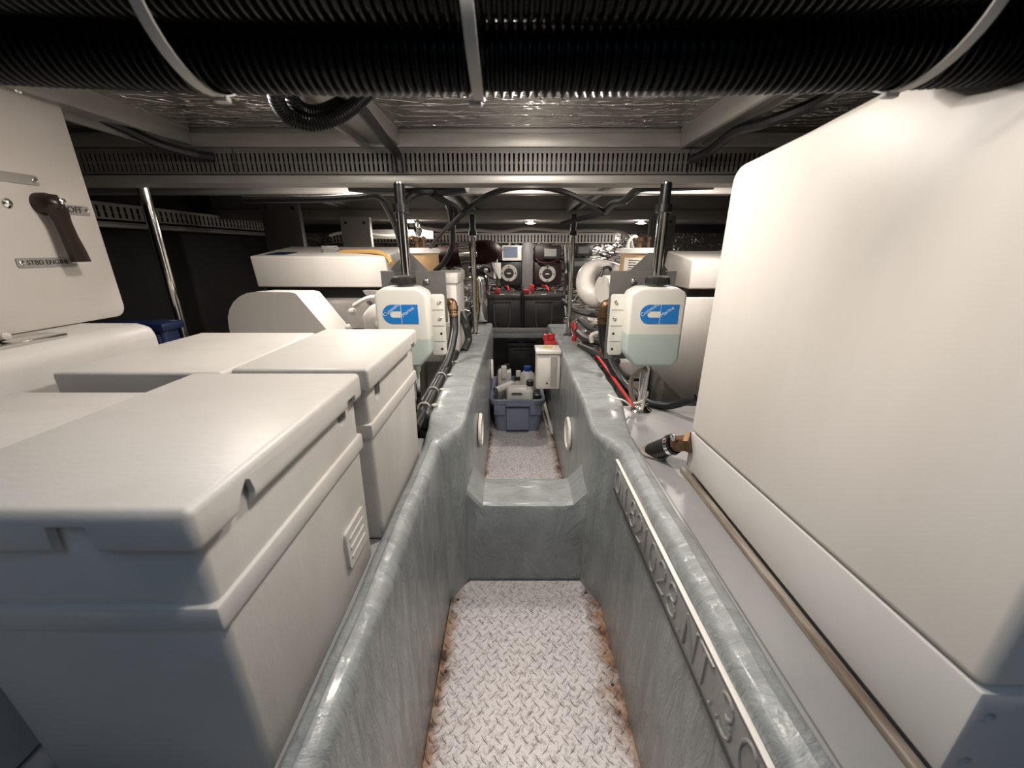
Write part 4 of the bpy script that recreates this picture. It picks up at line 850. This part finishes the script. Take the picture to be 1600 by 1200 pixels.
# cables clipped to the left coaming
lc = cable('black_conduit', [(-0.247, 0.90, -0.425), (-0.246, 1.0, -0.424), (-0.247, 1.2, -0.422), (-0.248, 1.4, -0.424), (-0.249, 1.6, -0.43), (-0.252, 1.75, -0.44)], .015, BLACK, 'black conduit clipped along the left trench coaming', 'conduit', seg=12)
G = 'white cable clips on the left coaming'
for yy, lb in ((1.02, 'white cable clip on the left conduit, nearest the battery boxes'), (1.15, 'second white cable clip on the left conduit from the battery boxes'), (1.30, 'third white cable clip on the left conduit from the battery boxes'), (1.47, 'white cable clip on the left conduit farthest from the battery boxes')):
    p = Vector((-0.247, yy, -0.4225)); t = thing('cable_clip', lb, 'clip', p, G); n = 16
    MB().tube([p + Vector((.0175 * math.cos(2 * math.pi * k / n), 0, .0175 * math.sin(2 * math.pi * k / n))) for k in range(n + 1)], .0028, 6).build('loop', TIE, t)
    MB().lathe([(.009, 0), (.009, .004), (.004, .006), (.001, .006)], p + Vector((.030, 0, .008)), 'z', 12).build('screw', TIE, t)
MB().ball(at(668, 655, 1.0), .032, .8, 1, 1.2).cyl(at(668, 668, 1.0), at(668, 690, 0.99), .02, 14).solo('rubber_boot', BLACK, 'black rubber boot tucked between the far battery box and left coaming', 'boot')
# overhead cables
G = 'black overhead cables'
cable('black_cable', [at(700, 358, 1.42), at(715, 342, 1.36), at(745, 315, 1.30), at(785, 297, 1.27), at(830, 292, 1.26), at(875, 298, 1.30), at(915, 315, 1.38), at(945, 331, 1.46)], .0085, BLACK, 'black cable arching beneath the front cross beam over the trench', 'cable', G)
cable('black_cable', [at(380, 312, 1.35), at(440, 312, 1.34), at(500, 311, 1.32), at(555, 308, 1.30), at(590, 307, 1.30), at(606, 328, 1.38), at(618, 355, 1.45), at(628, 390, 1.55)], .010, BLACK, 'black cable along the left foil ceiling dropping to the left canister', 'cable', G)
cable('black_cable', [at(945, 331, 1.46), at(958, 318, 1.38), at(975, 314, 1.33), at(992, 300, 1.28), at(1005, 293, 1.24), at(1040, 292, 1.23), at(1115, 289, 1.23)], .012, BLACK, 'black cable bundle under the beam by the right coolant post', 'cable', G)
cable('black_cable', [at(878, 350, 1.9), at(905, 342, 1.7), at(925, 338, 1.58), at(945, 333, 1.46)], .010, BLACK, 'black cable along the right rear ceiling girder', 'cable', G)
cable('black_cable', [at(545, 291, 1.23), at(590, 295, 1.24), at(640, 296, 1.25), at(690, 298, 1.27), at(730, 293, 1.24)], .014, BLACK, 'thick black bundle tucked under the beam above the left coolant post', 'cable', G)
cable('black_cable', [at(632, 322, 1.20), at(640, 308, 1.22), at(660, 300, 1.24), at(685, 303, 1.28), at(700, 318, 1.34), at(706, 345, 1.42), at(706, 385, 1.5), at(694, 410, 1.55), at(680, 424, 1.58)], .011, BLACK, 'black hose looping from the left post sleeve down past the left canister', 'hose', G)
cable('black_cable', [at(675, 300, 1.26), at(695, 312, 1.3), at(710, 322, 1.36), at(712, 345, 1.42)], .014, BLACK, 'short thick black cable bundle above the dark red exhaust hose', 'cable', G)
cable('black_cable', [at(672, 386, 1.62), at(690, 364, 1.52), at(708, 345, 1.42), at(716, 338, 1.38)], .007, BLACK, 'thin black cable slanting up from the left canister lid', 'cable', G)
cable('black_cable', [at(105, 172, .95), at(170, 190, 1.0), at(240, 222, 1.07), at(300, 240, 1.12), at(335, 246, 1.14)], .011, BLACK, 'black cable along the left ceiling girder to the slotted duct', 'cable', G)
cable('black_cable', [at(560, 165, .86), at(580, 190, .93), at(605, 222, 1.05), at(620, 240, 1.12), at(625, 270, 1.13)], .011, BLACK, 'black cable along the middle ceiling girder down over the slotted duct', 'cable', G)
cable('black_cable', [at(1345, 118, .72), at(1280, 158, .82), at(1200, 190, .9), at(1150, 205, .98), at(1110, 235, 1.08), at(1080, 250, 1.13)], .011, BLACK, 'black cable along the right ceiling girder to the slotted duct', 'cable', G)
# amber hose and clear filter on the left engine cover
cable('amber_hose', [at(532, 394, 1.80), at(560, 393, 1.78), at(590, 394, 1.74), at(606, 402, 1.70), at(612, 412, 1.66)], .009, AMBER, 'amber hose lying on the left engine box cover', 'hose', seg=10)
t = thing('inline_filter', 'small clear inline filter at the end of the amber hose', 'filter', at(520, 394, 1.82))
MB().cyl(at(508, 392, 1.82), at(528, 392, 1.82), .018, 14).build('bowl', GREYB, t); MB().cyl(at(528, 393, 1.82), at(536, 393, 1.80), .009, 10).build('ferrule', CHROME, t); MB().box(*[v for p in ((at(506, 392, 1.82).x, at(524, 392, 1.82).x),) for v in p], 1.80, 1.85, 0.0, .016, .003).build('head', GREYB, t)

# hose fitting on the right deck
t = thing('hose_fitting', 'black hose stub with a bronze plug lying on the right deck beside the tank', 'pipe fitting', at(1035, 705, .80))
MB().tube([at(1020, 706, .85), at(1036, 700, .82), at(1054, 694, .795)], .022, 18).build('hose_stub', BLACK, t)
MB().lathe([(.032, 0), (.032, .006), (.02, .008), (.02, 0)], (at(1027, 708, .83).x, .85, -0.472), 'z', 22).build('seal_ring', WOOD, t)
MB().tube([at(1046, 696, .806), at(1051, 695, .80)], .0245, 18).build('hose_clamp', CHROME, t)
MB().box(at(1043, 682, .80).x, at(1049, 682, .80).x, .775, .79, -0.400, -0.385, .002).build('clamp_screw', CHROME, t)
MB().tube([at(1054, 694, .795), at(1074, 692, .775)], .0185, 8).build('bronze_plug', BRASS, t)
MB().tube([at(1074, 692, .775), at(1082, 692, .768)], .024, 6).build('plug_hex', BRASS, t)

# dark tangle in the engine bays: separate hoses
G = 'dark hoses in the engine bays'
spots = [((905, 500, 2.1), (925, 515, 1.95), (950, 520, 1.8), (975, 515, 1.7)), ((898, 515, 2.0), (915, 530, 1.85), (935, 535, 1.75), (960, 545, 1.65)), ((905, 540, 1.85), (925, 548, 1.7), (945, 560, 1.6), (965, 565, 1.5)),
         ((960, 560, 1.6), (968, 580, 1.5), (985, 590, 1.4), (1010, 590, 1.35)), ((880, 470, 2.4), (900, 485, 2.2), (930, 492, 2.05), (960, 490, 1.9)), ((720, 490, 1.8), (728, 510, 1.75), (732, 530, 1.75), (725, 548, 1.7))]
names = ['dark hose crossing the right engine bay below the foil', 'dark hose just right of the right slim post foot', 'dark hose low in the right engine bay beside the coaming', 'dark hose under the right coolant bottle', 'dark hose running aft from the right battery', 'dark hose beside the foot of the left slim post']
for q, lb in zip(spots, names): cable('bay_hose', [at(*p) for p in q], random.uniform(.010, .018), BLKP, lb, 'hose', G)
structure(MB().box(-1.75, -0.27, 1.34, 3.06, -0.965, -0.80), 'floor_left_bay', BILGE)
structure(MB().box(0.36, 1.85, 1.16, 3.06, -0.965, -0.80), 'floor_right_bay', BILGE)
structure(MB().box(-0.30, 0.40, 2.92, 2.94, -0.965, -0.54), 'recess_shade_board', HULL)  # added dark board, gives the recess below the shelf its black shade
MB().loft([[Vector((0.40, y, -0.80)), Vector((0.40, y, -0.46 + .02 * math.sin(y * 30))), Vector((0.48, y, -0.42 + .015 * math.sin(y * 23))), Vector((0.62, y, -0.43 + .02 * math.sin(y * 37))), Vector((0.70, y, -0.5)), Vector((0.70, y, -0.80))] for y in [2.25 + .05 * k for k in range(11)]]).solo('foil_blanket', FOIL, 'crumpled foil blanket low in the right engine bay', 'foil blanket')
structure(MB().box(-1.75, 1.85, 2.975, 3.055, 0.113, 0.168), 'trim_12', HULL)  # added dark strip over the foil, paints the shade between aft beam and duct
# wiring round the chargers
G = 'wiring round the chargers'
for pts, r, m_, lb in (([(-0.13, 2.93, 0.0), (-0.135, 2.91, -0.10), (-0.10, 2.86, -0.2), (-0.08, 2.72, -0.24)], .009, BLACK, 'black cable hanging left of the left ring dial'),
                       ([(0.375, 2.94, 0.03), (0.38, 2.92, -0.08), (0.385, 2.90, -0.17), (0.37, 2.80, -0.23), (0.35, 2.7, -0.30), (0.352, 2.6, -0.42)], .011, BLACK, 'black cable curving down beside the right battery'),
                       ([(0.40, 2.95, 0.0), (0.405, 2.93, -0.09), (0.40, 2.93, -0.18), (0.43, 2.93, -0.26)], .007, BLACK, 'thin black cable between the right dial and the green indicator'),
                       ([(-0.05, 2.93, -0.25), (-0.04, 2.86, -0.25), (-0.03, 2.78, -0.24), (-0.02, 2.70, -0.262)], .006, RED, 'red wire dropping from the left ring dial to its battery'),
                       ([(0.22, 2.93, -0.25), (0.23, 2.87, -0.245), (0.24, 2.78, -0.24), (0.25, 2.70, -0.262)], .006, RED, 'red wire dropping from the right ring dial to its battery'),
                       ([(0.17, 2.935, -0.06), (0.20, 2.925, -0.085), (0.26, 2.92, -0.09), (0.33, 2.935, -0.07)], .008, DRED, 'dark red cable drooping above the right ring dial'),
                       ([(0.062, 2.66, -0.24), (0.068, 2.60, -0.22), (0.066, 2.50, -0.25), (0.067, 2.492, -0.36), (0.066, 2.49, -0.45)], .008, BLACK, 'black cable hanging between the two batteries')):
    cable('charger_wire', pts, r, m_, lb, 'cable', G)
structure(MB().box(0.3095, 0.3165, -0.9, 0.93, -0.472, -0.4685), 'trim_13', STEELP)
